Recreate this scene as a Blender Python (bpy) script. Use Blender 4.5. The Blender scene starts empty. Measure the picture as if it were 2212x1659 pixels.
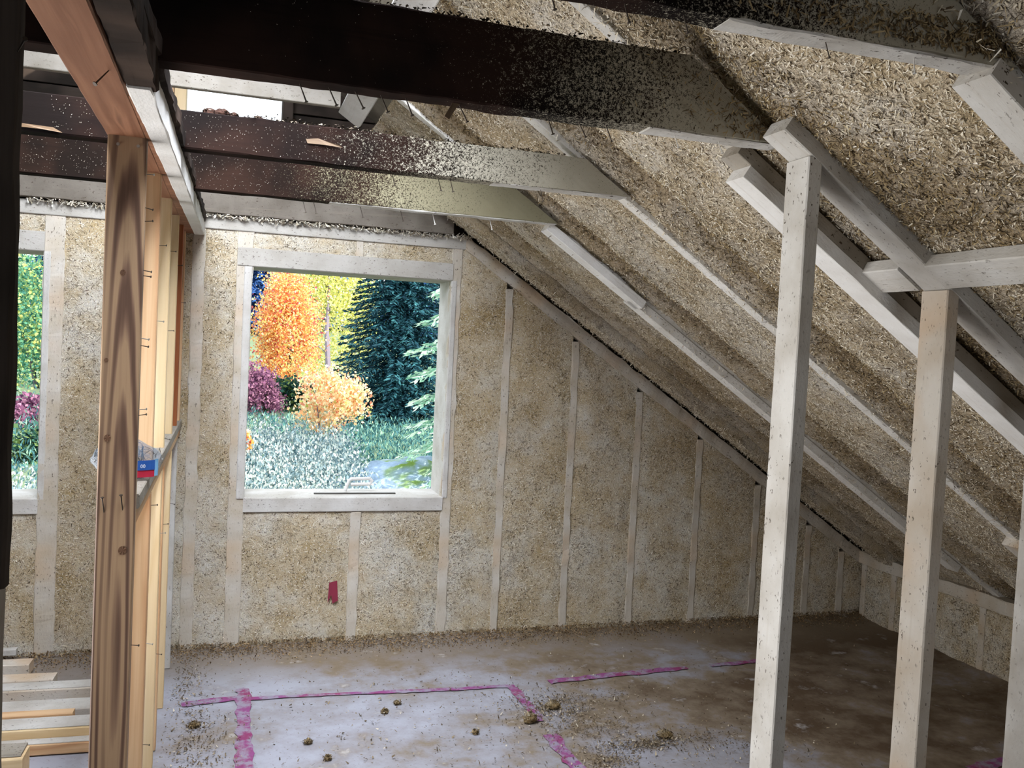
import bpy, math, random
import numpy as np
from mathutils import Matrix, Vector

random.seed(7)
RNG = np.random.default_rng(7)
SC = bpy.context.scene
COL = SC.collection
PI = math.pi

# ------------------------------------------------------------------ camera
CAM = Vector((0.0, 0.0, 1.59))
YAW, PITCH, ROLL = 0.310776398, -0.0403594944, 0.0496865372
fwd = Vector((math.sin(YAW) * math.cos(PITCH), math.cos(YAW) * math.cos(PITCH), math.sin(PITCH)))
r0 = fwd.cross(Vector((0, 0, 1))).normalized()
u0 = r0.cross(fwd)
rt = r0 * math.cos(ROLL) + u0 * math.sin(ROLL)
up = -r0 * math.sin(ROLL) + u0 * math.cos(ROLL)
cd = bpy.data.cameras.new('camera')
cd.sensor_fit = 'HORIZONTAL'
cd.sensor_width = 36.0
cd.lens = 1913 / 2212 * 36
cd.clip_start = 0.05
cam = bpy.data.objects.new('camera', cd)
COL.objects.link(cam)
cam.matrix_world = Matrix(((rt.x, up.x, -fwd.x, CAM.x), (rt.y, up.y, -fwd.y, CAM.y), (rt.z, up.z, -fwd.z, CAM.z), (0, 0, 0, 1)))
SC.camera = cam

# ------------------------------------------------------------------ world, sun, daylight through the openings, added left fill
SC.view_settings.view_transform = 'Standard'
SC.view_settings.look = 'None'
SC.view_settings.exposure = 0.0
SC.view_settings.gamma = 1.0
SC.view_settings.use_curve_mapping = False
wd = bpy.data.worlds.new('sky')
SC.world = wd
wd.use_nodes = True
wn = wd.node_tree
wn.nodes.clear()
wo = wn.nodes.new('ShaderNodeOutputWorld')
wb = wn.nodes.new('ShaderNodeBackground')
wb.inputs['Color'].default_value = (0.86, 0.93, 1.0, 1)
wb.inputs['Strength'].default_value = 2.6
wn.links.new(wb.outputs[0], wo.inputs[0])


def light(name, kind, loc, direction, energy, color, size=1.0, size_y=None, spread=180):
    d = bpy.data.lights.new(name, kind)
    d.energy = energy
    d.color = color
    if kind == 'AREA':
        d.shape = 'RECTANGLE'
        d.size = size
        d.size_y = size_y or size
        d.spread = math.radians(spread)      # beam narrowed to keep light off the far corner
    else:
        d.angle = math.radians(0.6)
    o = bpy.data.objects.new(name, d)
    COL.objects.link(o)
    o.rotation_euler = Vector(direction).to_track_quat('-Z', 'Y').to_euler()
    o.location = loc
    return o


light('sun', 'SUN', (0, 0, 10), (-0.62, 0.52, -0.50), 9.5, (1.0, 0.94, 0.84))
# daylight through the open ridge and rear gable window, plus an added left fill
light('left_low_fill', 'AREA', (-1.15, 2.35, 0.85), (1.0, -0.16, 0.26), 35, (1.0, 0.99, 0.975), 2.2, 1.3, 110)  # added fill lamp low at left; no opening is built there
light('ridge_opening_daylight', 'AREA', (-0.10, 2.42, 3.02), (-0.02, 0.74, -1.0), 98, (0.84, 0.90, 1.0), 0.7, 1.3, 114)
light('rear_window_daylight', 'AREA', (0.6, -3.35, 1.45), (0.1, 1, -0.05), 4, (0.95, 0.97, 1.0), 1.6, 1.2)

# ------------------------------------------------------------------ helpers
WM = {}


def srgb(h):
    h = h.lstrip('#')
    v = [int(h[i:i + 2], 16) / 255 for i in (0, 2, 4)]
    return tuple((c / 12.92 if c <= 0.04045 else ((c + 0.055) / 1.055) ** 2.4) for c in v) + (1.0,)


def place(o, parent=None, mat=None):
    mat = mat or Matrix.Identity(4)
    WM[o.name] = mat
    if parent is not None:
        o.parent = parent
        o.matrix_parent_inverse = WM[parent.name].inverted()
    o.matrix_basis = mat
    return o


def tag(o, label=None, category=None, group=None, kind=None):
    if label: o['label'] = label
    if category: o['category'] = category
    if group: o['group'] = group
    if kind: o['kind'] = kind
    return o


def empty(name, loc=(0, 0, 0), parent=None):
    o = bpy.data.objects.new(name, None)
    o.empty_display_size = 0.1
    COL.objects.link(o)
    return place(o, parent, Matrix.Translation(loc))


def mesh_np(name, V, F):
    """V (n,3) array, F (m,k) int array with k = 3 or 4."""
    V = np.asarray(V, dtype=np.float32)
    F = np.asarray(F, dtype=np.int32)
    me = bpy.data.meshes.new(name)
    me.vertices.add(len(V))
    me.vertices.foreach_set('co', V.ravel())
    k = F.shape[1]
    me.loops.add(F.size)
    me.loops.foreach_set('vertex_index', F.ravel())
    me.polygons.add(len(F))
    me.polygons.foreach_set('loop_start', np.arange(0, F.size, k, dtype=np.int32))
    me.polygons.foreach_set('loop_total', np.full(len(F), k, dtype=np.int32))
    me.update(calc_edges=True)
    return me


def mk(name, V, F, mat, parent=None, mw=None, smooth=False):
    me = mesh_np(name, V, F) if isinstance(F, np.ndarray) else None
    if me is None:
        me = bpy.data.meshes.new(name)
        me.from_pydata([tuple(v) for v in V], [], F)
        me.update()
    if mat: me.materials.append(mat)
    if smooth:
        me.polygons.foreach_set('use_smooth', np.ones(len(me.polygons), dtype=bool))
    o = bpy.data.objects.new(name, me)
    COL.objects.link(o)
    return place(o, parent, mw)


def to_mesh(o):
    dg = bpy.context.evaluated_depsgraph_get()
    me = bpy.data.meshes.new_from_object(o.evaluated_get(dg))
    n, old = o.name, o.data
    bpy.data.objects.remove(o)
    r = bpy.data.objects.new(n, me)
    COL.objects.link(r)
    return r


def dup(o, mw, parent=None):
    c = o.copy()
    COL.objects.link(c)
    c.parent = None
    return place(c, parent, mw)


# value noise ---------------------------------------------------------
_tab = RNG.random((64, 64, 64)).astype(np.float32)


def vnoise(x, y, z=0.0):
    x, y, z = np.broadcast_arrays(np.asarray(x, float), np.asarray(y, float), np.asarray(z, float))
    xi, yi, zi = np.floor(x).astype(int), np.floor(y).astype(int), np.floor(z).astype(int)
    fx, fy, fz = x - xi, y - yi, z - zi
    fx, fy, fz = [t * t * (3 - 2 * t) for t in (fx, fy, fz)]
    g = lambda a, b, c: _tab[(xi + a) & 63, (yi + b) & 63, (zi + c) & 63]
    l = lambda a, b, t: a + (b - a) * t
    return l(l(l(g(0, 0, 0), g(1, 0, 0), fx), l(g(0, 1, 0), g(1, 1, 0), fx), fy),
             l(l(g(0, 0, 1), g(1, 0, 1), fx), l(g(0, 1, 1), g(1, 1, 1), fx), fy), fz) * 2 - 1


def fbm(x, y, z=0.0, octs=4):
    a, s, t = 1.0, 0.0, 0.0
    for i in range(octs):
        s = s + a * vnoise(np.asarray(x) * 2 ** i + 17.3 * i, np.asarray(y) * 2 ** i + 5.1 * i, z)
        t += a
        a *= 0.5
    return s / t


def frame(a, b, upv):
    a, b = Vector(a), Vector(b)
    X = (b - a).normalized()
    Z = Vector(upv)
    Z = (Z - X * Z.dot(X)).normalized()
    Y = Z.cross(X)
    return Matrix(((X.x, Y.x, Z.x, a.x), (X.y, Y.y, Z.y, a.y), (X.z, Y.z, Z.z, a.z), (0, 0, 0, 1))), (b - a).length


def beam(name, a, b, w, h, upv, mat, parent=None, cut0=0.0, cut1=0.0, bev=0.003, rough=0.0, segs=None, seed=0):
    """Timber from a to b: local X along it, local Y its width w, local Z its height h (towards upv).
    cut0 / cut1: end shear (x shift per unit of local z). rough: edge wear in metres."""
    mw, L = frame(a, b, upv)
    n = segs or (max(2, int(L / 0.04)) if rough > 0 else 1)
    prof = []
    for sx, sz in ((-1, -1), (1, -1), (1, 1), (-1, 1)):
        cx, cz = sx * w / 2, sz * h / 2
        p1 = (cx - sx * bev, cz)
        p2 = (cx, cz - sz * bev)
        prof += [p1, p2] if (sx * sz < 0) else [p2, p1]
    prof = np.array(prof)
    # order counter-clockwise
    ang = np.arctan2(prof[:, 1] / h, prof[:, 0] / w)
    prof = prof[np.argsort(ang)]
    k = len(prof)
    V = []
    for i in range(n + 1):
        t = i / n
        ring = np.zeros((k, 3))
        ring[:, 0] = t * L + prof[:, 1] * (cut0 * (1 - t) + cut1 * t)
        ring[:, 1:] = prof
        if rough > 0:
            c = np.arange(k)
            ring[:, 1] += rough * fbm(np.full(k, t * L * 14), c * 0.7 + seed * 3.3, 0.5, 3)
            ring[:, 2] += rough * fbm(np.full(k, t * L * 14), c * 0.7 + seed * 3.3, 9.5, 3)
        V.append(ring)
    V = np.concatenate(V)
    F = []
    for i in range(n):
        for j in range(k):
            F.append((i * k + j, (i + 1) * k + j, (i + 1) * k + (j + 1) % k, i * k + (j + 1) % k))
    F = [tuple(reversed(f)) for f in F]
    F.append(tuple(range(k)))
    F.append(tuple(reversed(range(n * k, n * k + k))))
    F = [tuple(reversed(f)) for f in F]
    return mk(name, V, F, mat, parent, mw)


def box(name, lo, hi, mat, parent=None, bev=0.0):
    lo, hi = Vector(lo), Vector(hi)
    c = (lo + hi) / 2
    d = (hi - lo) / 2
    if bev > 0:
        L = max(range(3), key=lambda i: d[i])
        axes = [Vector((1, 0, 0)), Vector((0, 1, 0)), Vector((0, 0, 1))]
        Zi = 2 if L != 2 else 1
        a = c - axes[L] * d[L]
        b = c + axes[L] * d[L]
        Wi = ({0, 1, 2} - {L, Zi}).pop()
        return beam(name, a, b, d[Wi] * 2, d[Zi] * 2, axes[Zi], mat, parent, bev=bev)
    V = [(x * d.x, y * d.y, z * d.z) for x in (-1, 1) for y in (-1, 1) for z in (-1, 1)]
    F = [(0, 1, 3, 2), (4, 6, 7, 5), (0, 4, 5, 1), (2, 3, 7, 6), (0, 2, 6, 4), (1, 5, 7, 3)]
    return mk(name, V, F, mat, parent, Matrix.Translation(c))


def flakes(name, P, N, mat, parent, lmin=0.006, lmax=0.018, wid=0.0022, lift=0.003, tilt=0.5, tdir=None, seed=1):
    """Loose hemp slivers: one small quad each, lying more or less in the surface."""
    r = np.random.default_rng(seed)
    n = len(P)
    N = N / np.linalg.norm(N, axis=1, keepdims=True)
    rnd = r.normal(size=(n, 3))
    T = rnd - (rnd * N).sum(1, keepdims=True) * N
    if tdir is not None:
        T += np.asarray(tdir) * 1.2
    T /= np.linalg.norm(T, axis=1, keepdims=True)
    B = np.cross(N, T)
    tl = (r.random((n, 1)) - 0.25) * tilt
    T2 = T + N * tl
    L = (lmin + (lmax - lmin) * r.random((n, 1)) ** 2) / 2
    w = wid * (0.5 + r.random((n, 1))) / 2
    rollv = (r.random((n, 1)) - 0.5) * 1.4
    B2 = B + N * rollv
    C = P + N * (lift * r.random((n, 1)))
    V = np.stack([C - T2 * L - B2 * w, C + T2 * L - B2 * w * 0.5, C + T2 * L + B2 * w * 0.5, C - T2 * L + B2 * w], 1).reshape(-1, 3)
    F = np.arange(4 * n).reshape(n, 4)
    o = mk(name, V, F, mat, parent)
    o['kind'] = 'stuff'
    return o


# ------------------------------------------------------------------ materials
def newmat(name, rough=0.9, spec=0.2):
    m = bpy.data.materials.new(name)
    m.use_nodes = True
    nt = m.node_tree
    b = nt.nodes['Principled BSDF']
    b.inputs['Roughness'].default_value = rough
    b.inputs['Specular IOR Level'].default_value = spec
    return m, nt, b


class NB:
    def __init__(s, nt):
        s.nt = nt
        s._tc = None

    def n(s, t, **kw):
        x = s.nt.nodes.new(t)
        for k, v in kw.items(): setattr(x, k, v)
        return x

    def lk(s, a, b): s.nt.links.new(a, b)

    def obj(s):
        if not s._tc: s._tc = s.n('ShaderNodeTexCoord')
        return s._tc.outputs['Object']

    def map(s, scale=(1, 1, 1), loc=(0, 0, 0), vec=None):
        m = s.n('ShaderNodeMapping')
        m.inputs['Scale'].default_value = scale
        m.inputs['Location'].default_value = loc
        s.lk(vec or s.obj(), m.inputs['Vector'])
        return m.outputs[0]

    def noise(s, scale=5, detail=3, rough=0.55, vec=None, dist=0.0):
        x = s.n('ShaderNodeTexNoise')
        x.inputs['Scale'].default_value = scale
        x.inputs['Detail'].default_value = detail
        x.inputs['Roughness'].default_value = rough
        x.inputs['Distortion'].default_value = dist
        s.lk(vec or s.obj(), x.inputs['Vector'])
        return x.outputs['Fac']

    def ramp(s, fac, stops, interp='LINEAR'):
        x = s.n('ShaderNodeValToRGB')
        x.color_ramp.interpolation = interp
        e = x.color_ramp.elements
        while len(e) < len(stops): e.new(0.5)
        for i, (p, c) in enumerate(stops):
            e[i].position = p
            e[i].color = c if len(c) == 4 else tuple(c) + (1,)
        s.lk(fac, x.inputs[0])
        return x.outputs[0]

    def mix(s, fac, a, b, mode='MIX'):
        x = s.n('ShaderNodeMix', data_type='RGBA', blend_type=mode)
        for i, v in ((0, fac), (6, a), (7, b)):
            if hasattr(v, 'is_linked'):
                s.lk(v, x.inputs[i])
            else:
                x.inputs[i].default_value = v
        return x.outputs[2]

    def math(s, op, a, b=0.0, c=None, clamp=False):
        x = s.n('ShaderNodeMath', operation=op, use_clamp=clamp)
        for i, v in enumerate((a, b, c)):
            if v is None: continue
            if hasattr(v, 'is_linked'):
                s.lk(v, x.inputs[i])
            else:
                x.inputs[i].default_value = v
        return x.outputs[0]

    def maprange(s, v, a, b, c=0.0, d=1.0, smooth=True):
        x = s.n('ShaderNodeMapRange', interpolation_type='SMOOTHSTEP' if smooth else 'LINEAR')
        s.lk(v, x.inputs[0])
        for i, q in enumerate((a, b, c, d)): x.inputs[1 + i].default_value = q
        return x.outputs[0]

    def bump(s, h, bsdf, strength=0.5, dist=0.01):
        x = s.n('ShaderNodeBump')
        x.inputs['Strength'].default_value = strength
        x.inputs['Distance'].default_value = dist
        s.lk(h, x.inputs['Height'])
        s.lk(x.outputs[0], bsdf.inputs['Normal'])


def mat_lime(name, a='#cbc8c3', b='#b0aaa1', speck=0.35, warm=0.0):
    """Lime-washed timber: white with faint grain, thin spots and stray dark fibres."""
    m, nt, bs = newmat(name)
    q = NB(nt)
    blot = q.noise(7, 4)
    col = q.ramp(blot, [(0.35, srgb(a)), (0.7, srgb(b))])
    grain = q.noise(1.0, 4, 0.6, q.map((2.5, 70, 70)))
    col = q.mix(q.maprange(grain, 0.56, 0.74, 0, 0.22), col, srgb('#a89a88'))
    if warm > 0:
        w = q.noise(3.3, 2)
        col = q.mix(q.maprange(w, 0.5, 0.66, 0, warm), col, srgb('#c79d6c'))
    sp = q.noise(1.0, 3, 0.6, q.map((70, 130, 130)))
    zone = q.noise(4.2, 2)
    spf = q.math('MULTIPLY', q.maprange(sp, 0.62, 0.67), q.maprange(zone, 0.40, 0.62, 0.25, 1.0))
    col = q.mix(q.math('MULTIPLY', spf, min(1.0, speck * 2)), col, srgb('#4a4035'))
    q.lk(col, bs.inputs['Base Color'])
    q.bump(q.math('ADD', sp, q.math('MULTIPLY', grain, 0.6)), bs, 0.35, 0.004)
    return m


def mat_old(name, x0, x1, dark='#130f0e', brown='#2a1d18', lime='#97907f', lime2='#aea797', speckle=1.0, edge='#5a4536'):
    """Old smoke-dark joist, dusted with lime spray that thickens from local x0 to x1."""
    m, nt, bs = newmat(name, 0.95, 0.05)
    q = NB(nt)
    grain = q.noise(1.0, 5, 0.65, q.map((1.6, 40, 40)))
    big = q.noise(3.0, 3)
    col = q.mix(q.maprange(big, 0.4, 0.65), srgb(dark), srgb(brown))
    col = q.mix(q.maprange(grain, 0.5, 0.8, 0, 0.6), col, srgb('#0b0807'))
    sep = q.n('ShaderNodeSeparateXYZ')
    q.lk(q.obj(), sep.inputs[0])
    g = q.maprange(sep.outputs[0], x0, x1, 0.0, 1.0, False)
    wob = q.math('MULTIPLY', q.math('SUBTRACT', q.noise(5.0, 3), 0.5), 0.5)
    g2 = q.math('ADD', g, q.math('MULTIPLY', wob, q.math('MULTIPLY', g, q.math('SUBTRACT', 2.0, g))))
    fine = q.noise(420, 2, 0.5)
    mid = q.noise(150, 3, 0.6)
    f = q.math('ADD', q.math('MULTIPLY', fine, 0.5), q.math('MULTIPLY', mid, 0.5))
    # dither: threshold drops as the spray thickens
    thr = q.math('SUBTRACT', 0.70, q.math('MULTIPLY', q.math('MAXIMUM', g2, 0.0), 0.40))
    fac = q.math('MULTIPLY', q.math('SUBTRACT', f, thr), 9.0, clamp=True)
    limec = q.mix(q.noise(9, 3), srgb(lime), srgb(lime2))
    col = q.mix(q.math('MULTIPLY', fac, speckle), col, limec)
    q.lk(col, bs.inputs['Base Color'])
    q.bump(q.math('ADD', q.math('MULTIPLY', grain, 0.7), fac), bs, 0.5, 0.003)
    return m


def mat_fresh(name, a='#d9b184', b='#a8774a', c='#7d5434', knots=True, off=0.0, lime=0.0):
    """Planed softwood with grain figure, streaks and a few knots."""
    m, nt, bs = newmat(name, 0.65, 0.3)
    q = NB(nt)
    warp = q.noise(2.2, 2, 0.5, q.map((0.6, 3, 3), (off, off * 2, 0)))
    vec = q.n('ShaderNodeVectorMath', operation='ADD')
    q.lk(q.map((0.9, 16, 16), (off, 0, off)), vec.inputs[0])
    cmb = q.n('ShaderNodeCombineXYZ')
    q.lk(q.math('MULTIPLY', warp, 1.3), cmb.inputs[1])
    q.lk(q.math('MULTIPLY', warp, 1.3), cmb.inputs[2])
    q.lk(cmb.outputs[0], vec.inputs[1])
    g = q.noise(1.0, 3, 0.5, vec.outputs[0])
    fineg = q.noise(1.0, 3, 0.6, q.map((3, 190, 190), (off, 0, 0)))
    col = q.ramp(g, [(0.36, srgb(a)), (0.52, srgb(b)), (0.63, srgb(a)), (0.74, srgb(c))])
    col = q.mix(q.maprange(fineg, 0.45, 0.75, 0, 0.35), col, srgb(b))
    if knots:
        v = q.n('ShaderNodeTexVoronoi')
        v.inputs['Scale'].default_value = 1.0
        q.lk(q.map((2.3, 9, 9), (off * 1.7, 0.3, off)), v.inputs['Vector'])
        kd = v.outputs['Distance']
        col = q.mix(q.maprange(kd, 0.14, 0.10, 0, 0.75), col, srgb('#6a4327'))
        col = q.mix(q.maprange(kd, 0.06, 0.03, 0, 0.8), col, srgb('#3d2416'))
    if lime > 0:
        z = q.noise(4, 4, 0.6)
        col = q.mix(q.maprange(z, 0.5, 0.62, 0, lime), col, srgb('#cfcac4'))
    q.lk(col, bs.inputs['Base Color'])
    q.bump(fineg, bs, 0.15, 0.002)
    return m


def mat_hemp(name, tone=0.0, grey='#d8cfbf', tan='#ccba9c', ochre='#bca377', pit='#5a4a35', whit='#e4dfd6', dark=1.0):
    """Sprayed hemp-lime: matted shives bound in lime."""
    m, nt, bs = newmat(name, 0.95, 0.1)
    q = NB(nt)
    big = q.noise(3.2, 4, 0.6)
    mid = q.noise(11, 3, 0.6)
    col = q.ramp(q.math('ADD', q.math('MULTIPLY', big, 0.65), q.math('MULTIPLY', mid, 0.35)),
                 [(0.30, srgb(whit)), (0.42, srgb(grey)), (0.53, srgb(tan)), (0.68, srgb(ochre))])
    fz = q.noise(1.0, 3, 0.55, q.map((26, 26, 26)), 1.2)
    fis = q.math('ABSOLUTE', q.math('SUBTRACT', fz, 0.5))
    zn = q.noise(5.5, 2)
    fisf = q.math('MULTIPLY', q.maprange(fis, 0.022, 0.004), q.maprange(zn, 0.44, 0.58))
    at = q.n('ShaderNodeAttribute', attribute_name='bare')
    col = q.mix(q.math('MULTIPLY', at.outputs['Fac'], 0.75), col, srgb('#8a7556'))  # brown share: partly raw hemp, partly furrow shade painted in
    f1 = q.noise(1.0, 3, 0.62, q.map((150, 70, 150)), 0.8)
    f2 = q.noise(1.0, 3, 0.62, q.map((70, 150, 70), (3, 1, 2)), 0.8)
    f = q.math('MINIMUM', f1, f2)
    col = q.mix(q.maprange(f, 0.41, 0.31, 0, 0.75 * dark), col, srgb(pit))
    col = q.mix(q.math('MULTIPLY', fisf, 0.62 * dark), col, srgb('#5c4c36'))
    hi = q.math('MAXIMUM', f1, f2)
    col = q.mix(q.maprange(hi, 0.58, 0.70, 0, 0.5), col, srgb('#d8cfbd'))
    q.lk(col, bs.inputs['Base Color'])
    q.bump(q.math('SUBTRACT', q.math('ADD', q.math('MULTIPLY', f1, 0.5), q.math('MULTIPLY', f2, 0.5)), q.math('MULTIPLY', fisf, 0.5)), bs, 0.9, 0.02)
    return m


def mat_flake(name, stops):
    m, nt, bs = newmat(name, 0.9, 0.1)
    q = NB(nt)
    g = q.n('ShaderNodeNewGeometry')
    col = q.ramp(g.outputs['Random Per Island'], stops, 'CONSTANT' if False else 'LINEAR')
    q.lk(col, bs.inputs['Base Color'])
    return m


def mat_plain(name, hexc, rough=0.6, spec=0.3, metal=0.0):
    m, nt, bs = newmat(name, rough, spec)
    q = NB(nt)
    n = q.noise(30, 3)
    c = srgb(hexc)
    d = tuple(x * 0.75 for x in c[:3]) + (1,)
    q.lk(q.mix(n, c, d), bs.inputs['Base Color'])
    bs.inputs['Metallic'].default_value = metal
    return m


def mat_leaf(name, stops, transl=0.35):
    m, nt, bs = newmat(name, 0.7, 0.2)
    q = NB(nt)
    g = q.n('ShaderNodeNewGeometry')
    col = q.ramp(g.outputs['Random Per Island'], stops)
    q.lk(col, bs.inputs['Base Color'])
    if transl > 0:
        t = q.n('ShaderNodeBsdfTranslucent')
        q.lk(col, t.inputs[0])
        mx = q.n('ShaderNodeMixShader')
        mx.inputs[0].default_value = transl
        q.lk(bs.outputs[0], mx.inputs[1])
        q.lk(t.outputs[0], mx.inputs[2])
        q.lk(mx.outputs[0], nt.nodes['Material Output'].inputs[0])
    return m


M = {}
M['lime'] = mat_lime('lime_washed_timber')
M['lime_dull'] = mat_lime('dull_lime_washed_header', a='#b3aea6', b='#a09a90', speck=0.4)
M['lime_speck'] = mat_lime('lime_washed_timber_specked', speck=0.8)
M['lime_warm'] = mat_lime('lime_washed_timber_warm', a='#d4cdc3', b='#c0b2a0', speck=0.5, warm=0.35)
M['lime_grey'] = mat_lime('lime_dulled_timber', a='#a39c92', b='#8a8276', speck=0.5)
M['lime_wall'] = mat_lime('lime_smeared_stud', a='#c4bdb2', b='#b3a692', speck=0.45, warm=0.25)
M['white_board'] = mat_lime('white_board', a='#e8e6e3', b='#d8d4cf', speck=0.08)
M['white_speck'] = mat_lime('white_specked_timber', a='#e6e3de', b='#d2cdc5', speck=0.6)
M['hemp_wall'] = mat_hemp('hemp_lime_wall')
M['clump'] = mat_hemp('fallen_hemp', grey='#8f8370', tan='#86714f', ochre='#7a6340', whit='#a39a8a')
M['hemp_roof'] = mat_hemp('hemp_lime_roof', dark=0.75, grey='#d8cebf', tan='#cbbaa0', ochre='#b8a27b', whit='#e4ddd2')
M['flake_bare_shade'] = mat_flake('raw_and_shade_slivers', [(0.0, srgb('#32281c')), (0.3, srgb('#5a4a33')), (0.6, srgb('#8a7654')), (1.0, srgb('#b5a27e'))])
M['flake'] = mat_flake('hemp_slivers', [(0.0, srgb('#40352a')), (0.10, srgb('#655440')), (0.20, srgb('#a08d6e')), (0.32, srgb('#d2c5aa')), (0.8, srgb('#e4dbc8')), (1.0, srgb('#eee8dc'))])
M['old1'] = mat_old('smoke_dark_joist_long_clean', 0.28, 1.16)
M['old2'] = mat_old('smoke_dark_joist', 0.05, 1.04, dark='#0d0908', brown='#1d120e')
M['old3'] = mat_old('smoke_dark_joist_brown', -0.05, 0.92, dark='#0f0a08', brown='#211510', lime='#756e57', lime2='#868069')
M['rim'] = mat_lime('shade_greyed_rim', a='#7d756b', b='#655d53', speck=0.5)  # grey board, colour darkened further so its face reads as unlit
M['old_left'] = mat_old('smoke_dark_joist_left', 9.0, 10.0, dark='#1a1210', brown='#34231c')
M['old_post'] = mat_old('weathered_dark_post', 8, 9, dark='#332e2a', brown='#4a423c')
M['old_beam'] = mat_old('old_rough_beam', 2.5, 5.0, dark='#2b2522', brown='#463a33', lime='#6b645d', lime2='#7d766e')
M['board'] = mat_old('old_roof_boards', 6, 7, dark='#2b2622', brown='#4a4039', lime='#6f675c')
M['orange'] = mat_fresh('reddish_plate_timber', a='#93654a', b='#774c34', c='#573523', knots=False, off=2.1)
def mat_cathedral(name, light_, dark_, deep):
    m, nt, bs = newmat(name, 0.6, 0.3)
    q = NB(nt)
    w = q.n('ShaderNodeTexWave', wave_type='RINGS', rings_direction='SPHERICAL', wave_profile='SIN')
    w.inputs['Scale'].default_value = 1.0
    w.inputs['Distortion'].default_value = 3.0
    w.inputs['Detail'].default_value = 3.0
    w.inputs['Detail Scale'].default_value = 1.2
    q.lk(q.map((1.1, 24, 10), (-0.85, 0.25, 0.3)), w.inputs['Vector'])
    fineg = q.noise(1.0, 3, 0.6, q.map((3, 190, 190)))
    st = q.noise(1.0, 3, 0.55, q.map((0.9, 22, 22)))
    col = q.ramp(w.outputs['Fac'], [(0.25, srgb(light_)), (0.62, srgb(dark_)), (0.95, srgb(deep))])
    col = q.mix(q.maprange(st, 0.35, 0.6, 0.35, 1.0), srgb(light_), col)
    col = q.mix(q.maprange(fineg, 0.45, 0.75, 0, 0.3), col, srgb(dark_))
    q.lk(col, bs.inputs['Base Color'])
    q.bump(fineg, bs, 0.15, 0.002)
    return m


M['knot'] = mat_plain('wood_knot', '#70503a', 0.6)
M['post'] = mat_cathedral('cathedral_grained_post_timber', '#a88a6c', '#7f6350', '#60483a')
M['post_old'] = mat_fresh('brown_streaked_post_timber', a='#bf9f7d', b='#97735a', c='#735140', off=4.4)
M['stud_a'] = mat_fresh('pale_stud_timber', a='#d9b58c', b='#c0936a', c='#a67a52', knots=False, off=7.7)
M['stud_b'] = mat_fresh('cream_stud_timber', a='#e6cfa8', b='#d8bb8e', c='#b98e5e', off=1.2)
M['stud_c'] = mat_fresh('rust_stud_timber', a='#a8643a', b='#8b4c28', c='#6e3b1f', knots=False, off=3.9)
M['chip'] = mat_fresh('split_wood', a='#63503c', b='#503e2c', c='#402f21', knots=False, off=5.0)
M['nail'] = mat_plain('rusty_nail', '#4a4038', 0.55, 0.4, 0.6)
M['nail_bright'] = mat_plain('galvanised_nail', '#a9a49c', 0.5, 0.4, 0.6)
M['nail_lime'] = mat_plain('limed_nail', '#cfcbc4', 0.9, 0.1)
M['screwhole'] = mat_plain('screw_head', '#6a6258', 0.5, 0.4, 0.4)

# floor: dusty boards under lime dust, brown damp patches
m, nt, bs = newmat('dusty_floor', 0.85, 0.25)
q = NB(nt)
sep = q.n('ShaderNodeSeparateXYZ')
q.lk(q.obj(), sep.inputs[0])
n1 = q.noise(1.3, 5, 0.6)
n2 = q.noise(6.0, 5, 0.65)
n3 = q.noise(60, 3, 0.6)
nn = q.math('ADD', q.math('MULTIPLY', n1, 0.6), q.math('MULTIPLY', n2, 0.4))
# tone shifts browner and darker from the partition towards the eave
nn2 = q.math('ADD', nn, q.maprange(sep.outputs[0], 0.6, 3.2, -0.05, 0.11, False))
col = q.ramp(nn2, [(0.38, srgb('#9fa0aa')), (0.48, srgb('#8f8c90')), (0.56, srgb('#7f7160')), (0.66, srgb('#5b4a38'))])
col = q.mix(q.maprange(sep.outputs[1], 4.05, 4.5, 0, 0.75), col, srgb('#7d6e5a'))
col = q.mix(q.maprange(n3, 0.60, 0.72, 0, 0.5), col, srgb('#6d5f4e'))
col = q.mix(q.maprange(n2, 0.60, 0.75, 0, 0.6), col, srgb('#d2cfce'))
q.lk(col, bs.inputs['Base Color'])
q.bump(q.math('ADD', n2, q.math('MULTIPLY', n3, 0.3)), bs, 0.4, 0.01)
M['floor'] = m

# worn marking paint
m, nt, bs = newmat('worn_pink_paint', 0.85, 0.2)
q = NB(nt)
w = q.noise(16, 4, 0.7)
w2 = q.noise(5, 3, 0.6)
col = q.mix(q.maprange(w2, 0.4, 0.62), srgb('#87487a'), srgb('#843a60'))
col = q.mix(q.maprange(w, 0.42, 0.62, 0, 0.9), col, srgb('#8f8a98'))
q.lk(col, bs.inputs['Base Color'])
M['paint'] = m

# ------------------------------------------------------------------ the setting
RS = 0.659                       # roof pitch (rise per run)
RZ0 = 2.971                      # roof lining height at x = 0
RIDGE = -0.30
rn = Vector((RS, 0, 1)).normalized()       # outward normal of the right slope
sl = Vector((1, 0, -RS)).normalized()      # down the right slope


def roofz(x): return RZ0 - RS * x


def RP(x, y, off=0.0):
    """Point on the right slope's lining; off > 0 is outwards, off < 0 hangs into the room."""
    return Vector((x, y, roofz(x))) + rn * off


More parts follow.
